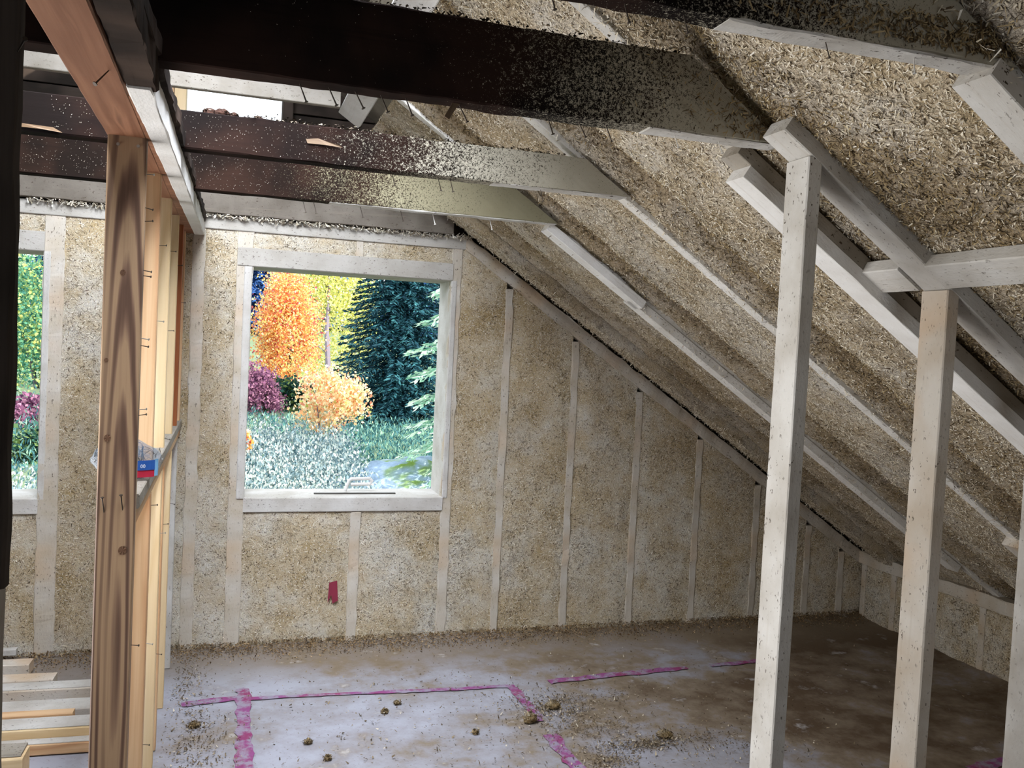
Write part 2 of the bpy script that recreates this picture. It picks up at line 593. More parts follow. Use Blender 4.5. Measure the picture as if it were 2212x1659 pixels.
# floor (fine grid, litter piled against the gable)
nx, ny = 210, 170
gx = np.linspace(-4.6, 4.05, nx)
gy = np.linspace(-3.5, 4.66, ny)
X, Y = np.meshgrid(gx, gy)
ed = np.clip((Y - 4.42) / 0.2, 0, 1) ** 2 * 0.05
ed += np.clip((X - 3.70) / 0.15, 0, 1) ** 2 * 0.03
Z = 0.006 * fbm(X * 3, Y * 3, 0.3) + ed * (0.7 + 0.5 * fbm(X * 6, Y * 6, 2.2)) - 0.004
V = np.stack([X, Y, Z], -1).reshape(-1, 3)
idx = np.arange(nx * ny).reshape(ny, nx)
F = np.stack([idx[:-1, :-1], idx[:-1, 1:], idx[1:, 1:], idx[1:, :-1]], -1).reshape(-1, 4)
floor = tag(mk('floor', V, F, M['floor'], smooth=True), 'dusty plank floor with lime dust and brown patches', kind='structure')
box('subfloor', (-4.6, -3.5, -0.2), (4.05, 4.9, -0.06), M['board'], floor)


def paint_strip(a, b, w, seed, gaps=0.0, rounded=False):
    a, b = np.array(a), np.array(b)
    L = np.linalg.norm(b - a)
    n = max(4, int(L / 0.02))
    d = (b - a) / L
    s = np.array([-d[1], d[0]])
    V, F = [], []
    for i in range(n + 1):
        t = i / n
        c = a + (b - a) * t
        ww = w / 2
        if rounded:
            e = t * L
            if e < w / 2: ww *= math.sqrt(max(0.02, 1 - (1 - e / (w / 2)) ** 2))
        j1 = w * 0.16 * vnoise(t * L * 30, seed, 1.0)
        j2 = w * 0.16 * vnoise(t * L * 30, seed, 7.0)
        for k in (ww + j1, -(ww + j2)):
            p = c + s * k
            V.append((p[0], p[1], 0.006 * fbm(p[0] * 3, p[1] * 3, 0.3) + 0.001))
        if i and not (gaps and vnoise(t * L * 7, seed * 3.1, 4.0) > 1 - gaps * 1.6):
            F.append((2 * i - 2, 2 * i - 1, 2 * i + 1, 2 * i))
    return mk('paint_line', V, F, M['paint'], floor)


paint_strip((0.115, 4.10), (0.105, 2.85), 0.062, 1, rounded=True)
paint_strip((-0.14, 3.95), (0.10, 3.985), 0.045, 2, 0.1)
paint_strip((0.10, 3.97), (0.72, 3.93), 0.03, 3, 0.35)
paint_strip((0.72, 3.93), (1.34, 3.90), 0.035, 14, 0.25)
paint_strip((1.52, 3.925), (2.21, 3.965), 0.055, 5, 0.2)
paint_strip((2.21, 3.96), (2.95, 4.0), 0.04, 16, 0.4)
paint_strip((1.325, 3.88), (1.325, 3.50), 0.05, 17, 0.35)
paint_strip((1.325, 3.37), (1.32, 2.85), 0.062, 8, 0.05)
paint_strip((2.7, 2.70), (3.5, 2.82), 0.06, 9, 0.3)

# ---------------------------------------------------- gable wall (wall_back)
GY = 4.60
wallb = tag(empty('wall_back', (0, GY, 0)), 'gable wall filled with sprayed hemp lime between pale studs', kind='structure')
HP, HN = [], []      # flake seeds for the wall


def infill(name, x0, x1, z0, z1, mat, parent, amp=0.010, top=None, face='y', pos=GY, dens=11000, seed=0.0, bulge=0.006):
    """Lumpy sprayed panel. face 'y': faces -Y at y = pos, spans x0..x1. face 'x': faces -X at x = pos, x0..x1 are y."""
    n = max(6, int((x1 - x0) / 0.02))
    m_ = max(6, int((z1 - z0) / 0.02))
    U, Wv = np.meshgrid(np.linspace(0, 1, n), np.linspace(0, 1, m_))
    A = x0 + (x1 - x0) * U
    zt = z1 if top is None else np.minimum(z1, top(A))
    B = z0 + (zt - z0) * Wv

    def hgt(A, B, U, Wv):
        e = np.minimum(np.minimum(U, 1 - U) * (x1 - x0), np.minimum(Wv, 1 - Wv) * (z1 - z0))
        e = np.clip(e / 0.05, 0, 1)
        return amp * fbm(A * 9 + seed, B * 9, seed + 0.5, 4) + bulge * (e - 0.6)

    H = hgt(A, B, U, Wv)
    if face == 'y':
        V = np.stack([A, pos - H, B], -1)
    else:
        V = np.stack([pos - H, A, B], -1)
    idx = np.arange(n * m_).reshape(m_, n)
    F = np.stack([idx[:-1, :-1], idx[:-1, 1:], idx[1:, 1:], idx[1:, :-1]], -1).reshape(-1, 4)
    if face == 'x': F = F[:, ::-1]
    o = mk(name, V.reshape(-1, 3), F, mat, parent, smooth=True)
    cnt = int((x1 - x0) * (z1 - z0) * dens)
    u, w = RNG.random(cnt), RNG.random(cnt)
    a = x0 + (x1 - x0) * u
    zt = z1 if top is None else np.minimum(z1, top(a))
    b = z0 + (zt - z0) * w
    h = hgt(a, b, u, w)
    if face == 'y':
        HP.append(np.stack([a, pos - h, b], -1)); HN.append(np.tile([0, -1.0, 0], (cnt, 1)))
    else:
        HP.append(np.stack([pos - h, a, b], -1)); HN.append(np.tile([-1.0, 0, 0], (cnt, 1)))
    return o


def wallstrip(name, x0, x1, z0, z1, mat=None, proud=0.004, depth=0.05):
    m_ = mat or M['lime_wall']
    if x1 - x0 > 0.3:
        return box(name, (x0, GY - proud, z0), (x1, GY + depth, z1), m_, wallb, bev=0.003)
    c = (x0 + x1) / 2
    return beam(name, (c, GY + (depth - proud) / 2, z0), (c, GY + (depth - proud) / 2, z1), x1 - x0, depth + proud, (0, 1, 0), m_, wallb, rough=0.010, segs=max(4, int((z1 - z0) / 0.02)), seed=x0 * 9)


W1 = (0.098, 1.112, 0.776, 1.930)
W2 = (-1.86, -0.832, 0.776, 1.930)
TP0, TP1 = 2.10, 2.165
rake = lambda x: roofz(x) - 0.10
# studs, plates
wallstrip('stud', 0.022, 0.098, 0.0, TP0)
wallstrip('stud', 1.112, 1.165, 0.0, TP0)
wallstrip('stud', -0.185, -0.125, 0.0, TP0)
wallstrip('stud', -0.832, -0.745, 0.0, TP0)
wallstrip('stud', -1.93, -1.86, 0.0, TP0)
wallstrip('stud', 0.63, 0.685, 0.0, 0.70)
wallstrip('stud', 0.60, 0.64, 2.02, TP0)
for sx in (1.440, 1.842, 2.250, 2.655, 3.065, 3.445, 3.70):
    wallstrip('stud', sx - 0.021, sx + 0.021, 0.0, rake(sx + 0.02))
wallstrip('top_plate', -4.5, 1.18, TP0, TP1, M['lime_dull'], 0.010)
# the sloping plate under the end rafter
beam('rake_plate', (1.16, GY + 0.02, rake(1.16) + 0.045), (3.93, GY + 0.02, rake(3.93) + 0.045), 0.055, 0.066, (0, 0, 1), M['lime_wall'], wallb, rough=0.010, segs=160)
# infill panels
bays = [(1.165, 1.419), (1.461, 1.821), (1.863, 2.229), (2.271, 2.634), (2.676, 3.044), (3.086, 3.424), (3.466, 3.68), (3.72, 3.95)]
for i, (a, b) in enumerate(bays):
    infill('infill_panel', a - 0.004, b + 0.004, 0.0, rake(a) + 0.02, M['hemp_wall'], wallb, top=lambda x: np.maximum(0.1, RZ0 - RS * x - 0.09), seed=i * 3.7)
infill('infill_panel', 0.094, 0.634, 0.0, 0.704, M['hemp_wall'], wallb, seed=31)
infill('infill_panel', 0.681, 1.116, 0.0, 0.704, M['hemp_wall'], wallb, seed=33)
infill('infill_panel', 0.094, 0.604, 2.016, TP0 + 0.004, M['hemp_wall'], wallb, seed=35, amp=0.006)
infill('infill_panel', 0.636, 1.116, 2.016, TP0 + 0.004, M['hemp_wall'], wallb, seed=37, amp=0.006)
infill('infill_panel', -0.129, 0.026, 0.0, TP0 + 0.004, M['hemp_wall'], wallb, seed=41)
infill('infill_panel', -0.749, -0.181, 0.0, TP0 + 0.004, M['hemp_wall'], wallb, seed=43)
infill('infill_panel', -1.866, -0.828, 0.0, 0.704, M['hemp_wall'], wallb, seed=45)
infill('infill_panel', -1.866, -0.828, 2.02, TP0 + 0.004, M['hemp_wall'], wallb, seed=47, amp=0.006)
infill('infill_panel', -4.5, -1.926, 0.0, TP0 + 0.004, M['hemp_wall'], wallb, seed=49, dens=300)
# outer skin of the gable (blocks the daylight)
for lo, hi in (((-5, 4.66, -2.5), (-1.87, 4.88, 2.3)), ((-0.825, 4.66, -2.5), (0.09, 4.88, 2.3)), ((1.12, 4.66, -2.5), (4.2, 4.88, 2.3)),
               ((-1.87, 4.66, -2.5), (-0.825, 4.88, 0.70)), ((0.09, 4.66, -2.5), (1.12, 4.88, 0.70)),
               ((-1.87, 4.66, 2.0), (-0.825, 4.88, 2.3)), ((0.09, 4.66, 2.0), (1.12, 4.88, 2.3))):
    box('outer_skin', lo, hi, M['board'], wallb)
# attic part of the gable: horizontal boards with an opening left of the middle
AO = (-0.60, 0.213, 2.30, 2.98)
z = 2.17
while z < 3.3:
    hw = (3.30 - z) / RS + 0.3
    segs = [(RIDGE - hw, RIDGE + hw)]
    if z + 0.13 > AO[2] and z < AO[3]:
        segs = [(RIDGE - hw, AO[0]), (AO[1], RIDGE + hw)]
    for a, b in segs:
        if b - a > 0.05:
            beam('sheathing_board', (a, 4.64 + 0.004 * random.random(), z + 0.066), (b, 4.64, z + 0.066), 0.022, 0.128, (0, 0, 1), M['board'], wallb, rough=0.003, segs=24, seed=z)
            box('outer_skin', (a, 4.66, z), (b, 4.70, z + 0.14), M['board'], wallb)
    z += 0.135
box('opening_jamb', (0.213, 4.56, 2.25), (0.262, 4.72, 3.0), M['board'], wallb, bev=0.003)
box('cripple_stud', (-0.352, 4.63, 2.25), (-0.296, 4.72, 3.0), M['stud_a'], wallb, bev=0.003)
box('cripple_stud', (-0.293, 4.63, 2.25), (-0.238, 4.72, 3.0), M['stud_b'], wallb, bev=0.003)
# marks and lumps on the wall
mk('paint_mark', [(0.535, GY - 0.019, 0.335), (0.575, GY - 0.019, 0.345), (0.583, GY - 0.019, 0.24), (0.556, GY - 0.019, 0.225), (0.548, GY - 0.019, 0.27), (0.530, GY - 0.019, 0.23)], [(0, 1, 2, 3, 4, 5)],
   mat_plain('dark_pink_mark', '#8a2f43', 0.8), wallb)['label'] = 'dark red paint smear'

# windows: deep white frames round open reveals
for wi, (x0, x1, z0, z1) in ((1, W1), (2, W2)):
    wf = tag(empty('window_%d' % wi, ((x0 + x1) / 2, GY, z0)), 'deep white window opening in the gable wall, autumn trees outside' if wi == 1 else 'white window opening left of the partition, half hidden by the dark post', kind='structure')
    WF = M['lime']
    box('header', (x0 - 0.072, GY - 0.012, z1), (x1 + 0.004, GY + 0.27, z1 + 0.092), M['lime_dull'], wf, bev=0.004)
    box('sill', (x0 - 0.004, GY - 0.012, z0 - 0.074), (x1 + 0.004, GY + 0.27, z0), WF, wf, bev=0.004)
    box('jamb', (x0 - 0.04, GY - 0.008, z0 - 0.004), (x0, GY + 0.27, z1 + 0.002), WF, wf, bev=0.004)
    box('jamb', (x1, GY - 0.008, z0 - 0.004), (x1 + 0.03, GY + 0.27, z1 + 0.002), WF, wf, bev=0.004)

# ---------------------------------------------------- knee wall (wall_right)
wallr = tag(empty('wall_right', (3.93, 2, 0)), 'low knee wall under the eave filled with hemp lime', kind='structure')
KX = 3.85
sy = [4.56, 4.30, 3.98, 3.64, 3.30, 2.95, 2.60, 2.2, 1.8, 1.4, 1.0, 0.6]
for y in sy:
    box('stud', (KX - 0.006, y - 0.02, 0.0), (KX + 0.05, y + 0.02, 0.35), M['lime_wall'], wallr, bev=0.003)
for a, b in zip(sy[1:], sy[:-1]):
    infill('infill_panel', a + 0.016, b - 0.016, 0.0, 0.36, M['hemp_wall'], wallr, face='x', pos=KX, seed=a * 7)
beam('top_plate', (KX + 0.015, -3.5, 0.385), (KX + 0.015, 4.6, 0.385), 0.07, 0.075, (0, 0, 1), M['lime_wall'], wallr, rough=0.012, segs=240)
box('outer_skin', (KX + 0.07, -3.5, -2.5), (KX + 0.2, 4.9, 0.6), M['board'], wallr)

# left and rear walls (never in view, they close the room)
wl = tag(box('wall_left', (-4.7, -3.5, 0), (-4.5, 4.9, 0.6), M['hemp_wall']), kind='structure')
wr = tag(empty('wall_rear', (0, -3.5, 0)), kind='structure')
box('sheathing', (-4.6, -3.7, 0), (-0.3, -3.5, 3.3), M['hemp_wall'], wr)
box('sheathing', (1.5, -3.7, 0), (4.1, -3.5, 3.3), M['hemp_wall'], wr)
box('sheathing', (-0.3, -3.7, 0), (1.5, -3.5, 0.8), M['hemp_wall'], wr)
box('sheathing', (-0.3, -3.7, 2.1), (1.5, -3.5, 3.3), M['hemp_wall'], wr)

# ---------------------------------------------------- roof (ceiling)
ceil = tag(empty('ceiling', (0, 2, 2.5)), 'sloping roof lining of sprayed hemp lime between rafters', kind='structure')
CP, CN, CB = [], [], []
RAFT = dict(a=(3.56, 3.605), b=(2.81, 2.865), c=(2.06, 2.11), d=(1.235, 1.285))


def roofbay(y0, y1, x0, x1, seed, dens=5200, deep=0.028, patch=0.35):
    L = (x1 - x0) / sl.x
    n, m_ = int(L / 0.022), max(8, int((y1 - y0) / 0.022))
    U, Wv = np.meshgrid(np.linspace(0, 1, n), np.linspace(0, 1, m_))

    def hgt(U, Wv):
        y = y0 + (y1 - y0) * Wv
        x = x0 + (x1 - x0) * U
        dl, dr = (y - y0), (y1 - y)
        # the spray leaves a furrow along the far rafter's side and swells in the middle
        k = np.exp(-((dr - 0.15) / 0.085) ** 2) * min(1.0, (y1 - y0) / 0.5) ** 2
        furrow = k * 0.058 * (0.85 + 0.6 * vnoise(x * 2.5, seed, 2.0))
        return deep * 0.3 - 0.014 * np.sin(np.clip(Wv, 0, 1) * PI) + furrow + 0.013 * fbm(x * 7 + seed, y * 7, seed, 4)

    def bare_shade(U, Wv):  # raw hemp tone with furrow shade painted into it
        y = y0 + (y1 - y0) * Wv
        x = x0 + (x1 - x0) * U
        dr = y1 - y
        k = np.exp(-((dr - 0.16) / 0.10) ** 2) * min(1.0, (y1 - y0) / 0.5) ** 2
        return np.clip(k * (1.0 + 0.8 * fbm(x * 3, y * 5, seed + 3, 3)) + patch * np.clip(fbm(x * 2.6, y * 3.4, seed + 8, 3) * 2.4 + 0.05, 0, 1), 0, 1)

    def pts(U, Wv):
        x = x0 + (x1 - x0) * U
        y = y0 + (y1 - y0) * Wv
        h = hgt(U, Wv)
        return np.stack([x + rn.x * h, y, RZ0 - RS * x + rn.z * h], -1)

    V = pts(U, Wv)
    idx = np.arange(n * m_).reshape(m_, n)
    F = np.stack([idx[:-1, :-1], idx[1:, :-1], idx[1:, 1:], idx[:-1, 1:]], -1).reshape(-1, 4)
    o = mk('infill_bay', V.reshape(-1, 3), F, M['hemp_roof'], ceil, smooth=True)
    o.data.attributes.new('bare', 'FLOAT', 'POINT').data.foreach_set('value', bare_shade(U, Wv).ravel().astype(np.float32))
    cnt = int(L * (y1 - y0) * dens)
    u, w = RNG.random(cnt), RNG.random(cnt)
    CP.append(pts(u, w))
    CB.append(bare_shade(u, w))
    CN.append(np.tile([-rn.x, 0, -rn.z], (cnt, 1)))
    return o


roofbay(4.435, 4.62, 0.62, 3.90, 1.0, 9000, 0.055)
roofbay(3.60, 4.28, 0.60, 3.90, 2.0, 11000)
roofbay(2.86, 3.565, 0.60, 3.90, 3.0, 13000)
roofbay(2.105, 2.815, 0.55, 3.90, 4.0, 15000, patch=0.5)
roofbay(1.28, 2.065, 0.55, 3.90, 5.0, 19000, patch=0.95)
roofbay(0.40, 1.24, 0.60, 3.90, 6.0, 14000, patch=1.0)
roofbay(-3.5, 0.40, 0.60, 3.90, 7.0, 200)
# outer roof boards
SLITS = []
y = -3.6
for side in (1, -1):
    s0 = 0.0
    while s0 < 4.9:
        if side == 1:
            p = Vector((RIDGE, 0, roofz(RIDGE))) + sl * (s0 + 0.1) + rn * 0.17
            upv = rn
        else:
            d = Vector((-1, 0, -RS)).normalized()
            p = Vector((RIDGE, 0, roofz(RIDGE))) + d * (s0 + 0.1) + Vector((-RS, 0, 1)).normalized() * 0.17
            upv = Vector((-RS, 0, 1))
        spans = [(-3.6, 4.9)]
        if side == 1 and p.x < 0.45: spans = [(-3.6, 1.72), (3.12, 4.9)]             # open ridge strip overhead
        if side == -1 and p.x > -0.45: spans = [(-3.6, 1.72), (3.12, 4.9)]
        for a, b in spans:
            beam('roof_board', (p.x, a, p.z), (p.x, b, p.z), 0.202, 0.025, upv, M['board'], ceil)
        s0 += 0.2

# rafters and their furring -----------------------------------------------------
RG = 'rafters under the right roof slope'


def rafter(y0, y1, xa, xb, mat, label, off=0.0, name='rafter'):
    yc = (y0 + y1) / 2
    a = RP(xa, yc, off + 0.07)
    b = RP(xb, yc, off + 0.07)
    return tag(beam(name, a, b, y1 - y0, 0.14, rn, mat, rough=0.004, segs=90, seed=y0), label, 'rafter', RG)


rafter(*RAFT['a'], 0.60, 3.90, M['white_speck'], 'lime-splashed rafter second from the gable wall, carrying two stepped battens', -0.004)
rafter(*RAFT['b'], 0.60, 3.90, M['white_speck'], 'long bare pale rafter running unbroken from the second joist to the eave', -0.006)
rafter(*RAFT['c'], 0.55, 3.90, M['lime_speck'], 'rafter above the doubled white battens beside the tall white posts', -0.003)
rafter(*RAFT['d'], 0.60, 3.90, M['lime_speck'], 'speckled rafter at the upper right corner beside the nearest joist end', -0.018)
er = rafter(4.30, 4.415, 0.78, 3.90, M['hemp_roof'], 'dull fuzzy end rafter sunk in the lining along the gable wall', -0.040)
n_ = 9000
x = RNG.uniform(0.8, 3.9, n_)
off = np.full(n_, -0.042)
P = np.stack([x + rn.x * off, RNG.uniform(4.295, 4.42, n_), RZ0 - RS * x + rn.z * off], 1)
flakes('hemp_slivers', P, np.tile([-rn.x, 0, -rn.z], (n_, 1)), M['flake'], er, 0.006, 0.016, 0.0026, 0.004, 0.8, seed=16)


def batten(y0, y1, x0, x1, o0, mat, label=None, parent=None, thick=0.038, cut=0.0, rough=0.0):
    yc = (y0 + y1) / 2
    a, b = RP(x0, yc, o0 - thick / 2), RP(x1, yc, o0 - thick / 2)
    o = beam('batten', a, b, y1 - y0, thick, rn, mat, parent, bev=0.002, rough=rough)
    if label: tag(o, label, 'batten', 'battens nailed under the rafters')
    return o


BL = M['white_board']
batten(2.012, 2.10, 1.285, 3.9, -0.040, BL, 'white batten, lower of the doubled pair, ending above the tall post', rough=0.002)
batten(2.016, 2.10, 1.245, 3.9, -0.001, M['lime_grey'], 'grey batten, upper of the doubled pair under the third rafter')
batten(3.525, 3.60, 1.275, 1.735, -0.006, M['white_board'], 'short bright white batten just right of the far joist end')
batten(3.555, 3.63, 1.69, 3.6, -0.006, M['white_speck'], 'split-grained long batten below the short white one')
batten(1.222, 1.31, 1.255, 2.6, -0.016, M['lime_speck'], 'white speckled batten at the upper right edge of the picture')
batten(2.79, 2.87, 3.13, 3.7, -0.004, M['lime_warm'], 'notched batten stub low on the bare rafter by the right edge')
# long white plank across the top of the slope and the new collar tie
p0 = RP(0.505, 2.0, -0.004)
tag(beam('plank', RP(0.508, 1.9, -0.008), RP(0.508, 4.26, -0.008), 0.118, 0.022, rn, M['white_board']), 'bright white plank crossing the rafters near the ridge', 'plank')
tag(beam('collar_tie', (-2.2, 4.12, 2.676), (0.44, 4.12, 2.676), 0.038, 0.078, (0, 0, 1), M['lime_grey']), 'pale new collar tie above the dark joists, in front of the bright roof opening', 'collar tie')

# ceiling joists ----------------------------------------------------------------
JG = 'old dark ceiling joists'
NAIL = {}


def nail_mesh():
    r, L, k = 0.0017, 0.045, 6
    V, F = [], []
    for (zz, rr) in ((0, r * 0.6), (L, r), (L, r * 2.6), (L + 0.0018, r * 2.6)):
        for i in range(k):
            V.append((rr * math.cos(2 * PI * i / k), rr * math.sin(2 * PI * i / k), zz))
    for j in range(3):
        for i in range(k):
            F.append((j * k + i, j * k + (i + 1) % k, (j + 1) * k + (i + 1) % k, (j + 1) * k + i))
    F.append(tuple(range(3 * k, 4 * k)))
    F.append(tuple(reversed(range(k))))
    me = bpy.data.meshes.new('nail')
    me.from_pydata(V, [], F)
    return me


for kk, mm in (('dark', 'nail'), ('bright', 'nail_bright'), ('lime', 'nail_lime')):
    me = nail_mesh()
    me.materials.append(M[mm])
    NAIL[kk] = me


def nail(p, d, parent, kind='dark', s=1.0):
    o = bpy.data.objects.new('nail', NAIL[kind])
    COL.objects.link(o)
    mw = Matrix.Translation(p) @ Vector(d).to_track_quat('Z', 'X').to_matrix().to_4x4() @ Matrix.Scale(s, 4)
    return place(o, parent, mw)


def joist(y, w, z0, z1, xa, mat, label, rough=0.004, seed=0):
    """y: front face. The right end is sawn to the roof pitch."""
    zc = (z0 + z1) / 2
    xe = (RZ0 - zc) / RS
    a = (xa, y + w / 2, zc)
    o = beam('ceiling_joist', (0, y + w / 2, zc), (xe, y + w / 2, zc), w, z1 - z0, (0, 0, 1), mat, cut1=-1 / RS, rough=rough, segs=150, seed=seed)
    me = o.data
    # carry the left end across the partition to the other side
    k = 8
    for i in range(k):
        me.vertices[i].co.x = xa
    return tag(o, label, 'joist', JG)


j0 = joist(1.23, 0.055, 2.118, 2.32, -2.8, M['old1'], 'nearest old joist at the top edge, black then lime-dusted at its right end', 0.006, 1)
j1 = joist(1.905, 0.062, 2.122, 2.303, -2.8, M['old1'], 'broad black joist across the picture with nails along its lower edge', 0.006, 2)
j2 = joist(2.79, 0.058, 2.125, 2.238, -2.8, M['old2'], 'dark brown joist with a pale splintered scar, below the bright opening', 0.005, 3)
j3 = joist(3.50, 0.055, 2.118, 2.285, -2.8, M['old3'], 'farthest dark joist, lime-dusted right half, just before the gable wall', 0.004, 4)
tag(beam('rim_board', (-3.0, 4.572, 2.222), (1.10, 4.572, 2.222), 0.04, 0.10, (0, 0, 1), M['rim'], rough=0.004), 'grey lime-dulled rim board lying along the top of the gable wall', 'board')
for x in (0.12, 0.18, 0.235, 0.29, 0.345, 0.465, 0.675, 0.75, 0.82):
    nail((x, 1.94, 2.128), (0.35 + 0.2 * random.random(), -0.1, -1), j1, 'dark', 1.0)
for x in (1.0, 1.12):
    nail((x, 1.94, 2.126), (0.3, -0.2, -1), j1, 'lime', 0.8)
for x in (0.43, 0.55, 0.65, 0.91):
    nail((x, 1.255, 2.124), (0.3, -0.1, -1), j0, 'dark', 0.75)
nail((1.09, 1.255, 2.124), (0.05, -0.1, -1), j0, 'lime', 0.75)
for x in (0.47, 0.62, 0.66, 0.97):
    nail((x, 2.82, 2.13), (0.3, 0, -1), j2, 'dark', 1.0)
for x, k in ((0.25, 'dark'), (0.29, 'dark'), (0.47, 'dark'), (0.63, 'dark'), (0.76, 'lime'), (1.0, 'lime')):
    nail((x, 3.53, 2.122), (0.3, 0, -1), j3, k, 1.1)
for j_, y_, w_, z_, x0_, x1_ in ((j0, 1.2575, 0.055, 2.118, 0.72, 1.28), (j1, 1.936, 0.062, 2.122, 0.92, 1.275), (j2, 2.819, 0.058, 2.125, 0.80, 1.275), (j3, 3.5275, 0.055, 2.118, 0.35, 1.285)):
    cr_ = beam('lime_crust', (x0_, y_, z_ - 0.0005), (x1_, y_, z_ - 0.0005), w_ * 0.96, 0.005, (0, 0, 1), M['lime_speck'], j_, rough=0.005, segs=90, seed=y_)
    cr_['label'] = 'white lime crust on the underside'
M['speck'] = mat_flake('lime_specks', [(0.0, srgb('#5d564c')), (1.0, srgb('#a79f92'))])
for j_, y_, z0_, z1_, x0_, x1_, n_ in ((j1, 1.9, 2.13, 2.30, 0.0, 1.0, 160), (j2, 2.787, 2.13, 2.23, -0.5, 0.9, 800), (j3, 3.497, 2.125, 2.28, -0.95, 0.7, 1500)):
    P_ = np.stack([RNG.uniform(x0_, x1_, n_), np.full(n_, y_), RNG.uniform(z0_, z1_, n_)], 1)
    flakes('lime_specks', P_, np.tile([0, -1.0, 0], (n_, 1)), M['speck'], j_, 0.001, 0.0028, 0.0010, 0.001, 0.3, seed=int(y_ * 100))
# splinter scars
mk('splinter_scar', [(0.20, 2.784, 2.192), (0.235, 2.782, 2.198), (0.30, 2.782, 2.184), (0.312, 2.784, 2.178), (0.26, 2.78, 2.180), (0.205, 2.784, 2.180)], [(0, 1, 2, 3, 4, 5)], M['chip'], j2)['label'] = 'pale splintered scar'
mk('splinter_scar', [(-0.60, 2.786, 2.135), (-0.57, 2.784, 2.145), (-0.49, 2.785, 2.143), (-0.465, 2.786, 2.131), (-0.52, 2.784, 2.135)], [(0, 1, 2, 3, 4)], M['chip'], j2)['label'] = 'pale splintered scar'
# chip hanging from a nail under the broad joist
cm = Matrix.Translation((0.447, 1.925, 2.108)) @ Matrix.Rotation(math.radians(25), 4, 'Y')
tag(mk('wood_chip', [(-0.006, 0, -0.022), (0.006, 0.002, -0.022), (0.009, 0.001, 0.012), (0.012, 0, 0.02), (-0.004, 0.002, 0.018), (-0.006, 0.006, -0.022), (0.006, 0.008, -0.022), (0.009, 0.007, 0.012), (0.012, 0.006, 0.02), (-0.004, 0.008, 0.018)],
       [(0, 1, 2, 3, 4), (9, 8, 7, 6, 5), (0, 5, 6, 1), (1, 6, 7, 2), (2, 7, 8, 3), (3, 8, 9, 4), (4, 9, 5, 0)], M['chip'], None, cm), 'small pale wood chip hanging from a nail under the broad joist', 'wood chip')

# ---------------------------------------------------- partition with its plate, studs and rail
part = tag(empty('stud_framing', (-0.26, 3.4, 0)), 'raw softwood stud partition with a reddish top plate, running to the gable', 'partition', kind='thing')
PX0, PX1 = -0.303, -0.213
PZ = 2.068
pl = beam('top_plate', (-0.26, 0.6, PZ + 0.019), (-0.26, 4.58, PZ + 0.019), 0.092, 0.040, (0, 0, 1), M['orange'], part, rough=0.002, segs=90)
pl['label'] = 'reddish weathered top plate'
beam('upper_plate', (-0.26, 0.6, PZ + 0.062), (-0.26, 4.58, PZ + 0.062), 0.088, 0.040, (0, 0, 1), M['old_beam'], part, rough=0.004, segs=90)
post = beam('post', (-0.258, 2.43, 0.0), (-0.258, 2.43, PZ), 0.090, 0.040, (0, -1, 0), M['post'], part, bev=0.003)
post['label'] = 'brown streaked front post with dark grain'
RAILZ = 1.165
for (kx, kz, kr) in ((-0.239, 1.03, 0.010), (-0.258, 1.73, 0.0065), (-0.290, 1.51, 0.005), (-0.282, 1.315, 0.008)):
    V = [(kx + kr * math.cos(2 * PI * i / 14), 2.4095 - 0.0012 * (i % 2), kz + 1.15 * kr * math.sin(2 * PI * i / 14)) for i in range(14)] + [(kx, 2.4088, kz)]
    mk('knot', V, [(i, (i + 1) % 14, 14) for i in range(14)], M['knot'], post)
for y, mk_, z0, z1 in ((2.94, 'stud_a', RAILZ, PZ), (3.46, 'stud_b', RAILZ, PZ), (3.93, 'stud_b', RAILZ, PZ), (4.27, 'stud_c', RAILZ, PZ), (4.52, 'stud_a', RAILZ, PZ),
                       (2.92, 'stud_a', 0, RAILZ - 0.076), (3.40, 'stud_b', 0, RAILZ - 0.076), (3.55, 'stud_a', 0, RAILZ - 0.076), (3.95, 'stud_b', 0, RAILZ - 0.076), (4.42, 'lime', 0, RAILZ - 0.076)):
    s = beam('stud', (-0.258, y, z0), (-0.258 + random.uniform(-.002, .002), y, z1), 0.090, 0.038, (0, -1, 0), M[mk_], part, bev=0.003)
    if mk_ == 'stud_c': s['label'] = 'rust-brown stud'
rl = box('rail', (PX0 - 0.004, 2.46, RAILZ - 0.038), (PX1 + 0.006, 4.58, RAILZ), M['lime_grey'], part, bev=0.003)
rl['label'] = 'grey dusty rail'
box('rail', (PX0, 2.46, RAILZ - 0.076), (PX1, 4.58, RAILZ - 0.039), M['stud_a'], part, bev=0.003)
# old side timber hugging the plate, limed at its far end
ob = beam('side_timber', (-0.183, 0.6, PZ + 0.034), (-0.183, 1.95, PZ + 0.034), 0.058, 0.062, (0, 0, 1), M['old_beam'], part, rough=0.010, segs=60)
ob['label'] = 'rough grey-brown old timber'
wz0, wz1 = PZ - 0.001, PZ + 0.045
mk('side_plate', [(-0.2145, 2.0, wz0), (-0.2145, 4.58, wz0), (-0.170, 4.58, wz0), (-0.205, 2.0, wz0), (-0.2145, 2.0, wz1), (-0.2145, 4.58, wz1), (-0.170, 4.58, wz1), (-0.205, 2.0, wz1)],
   [(0, 1, 2, 3), (7, 6, 5, 4), (0, 4, 5, 1), (1, 5, 6, 2), (2, 6, 7, 3), (3, 7, 4, 0)], M['orange'], part)['label'] = 'ragged reddish edge of the plate'
lb = beam('lime_board', (-0.188, 1.92, PZ + 0.030), (-0.156, 4.585, PZ + 0.028), 0.048, 0.066, (0, 0, 1), M['white_board'], part, rough=0.004, segs=40)
lb['label'] = 'white limed board with ragged edges'
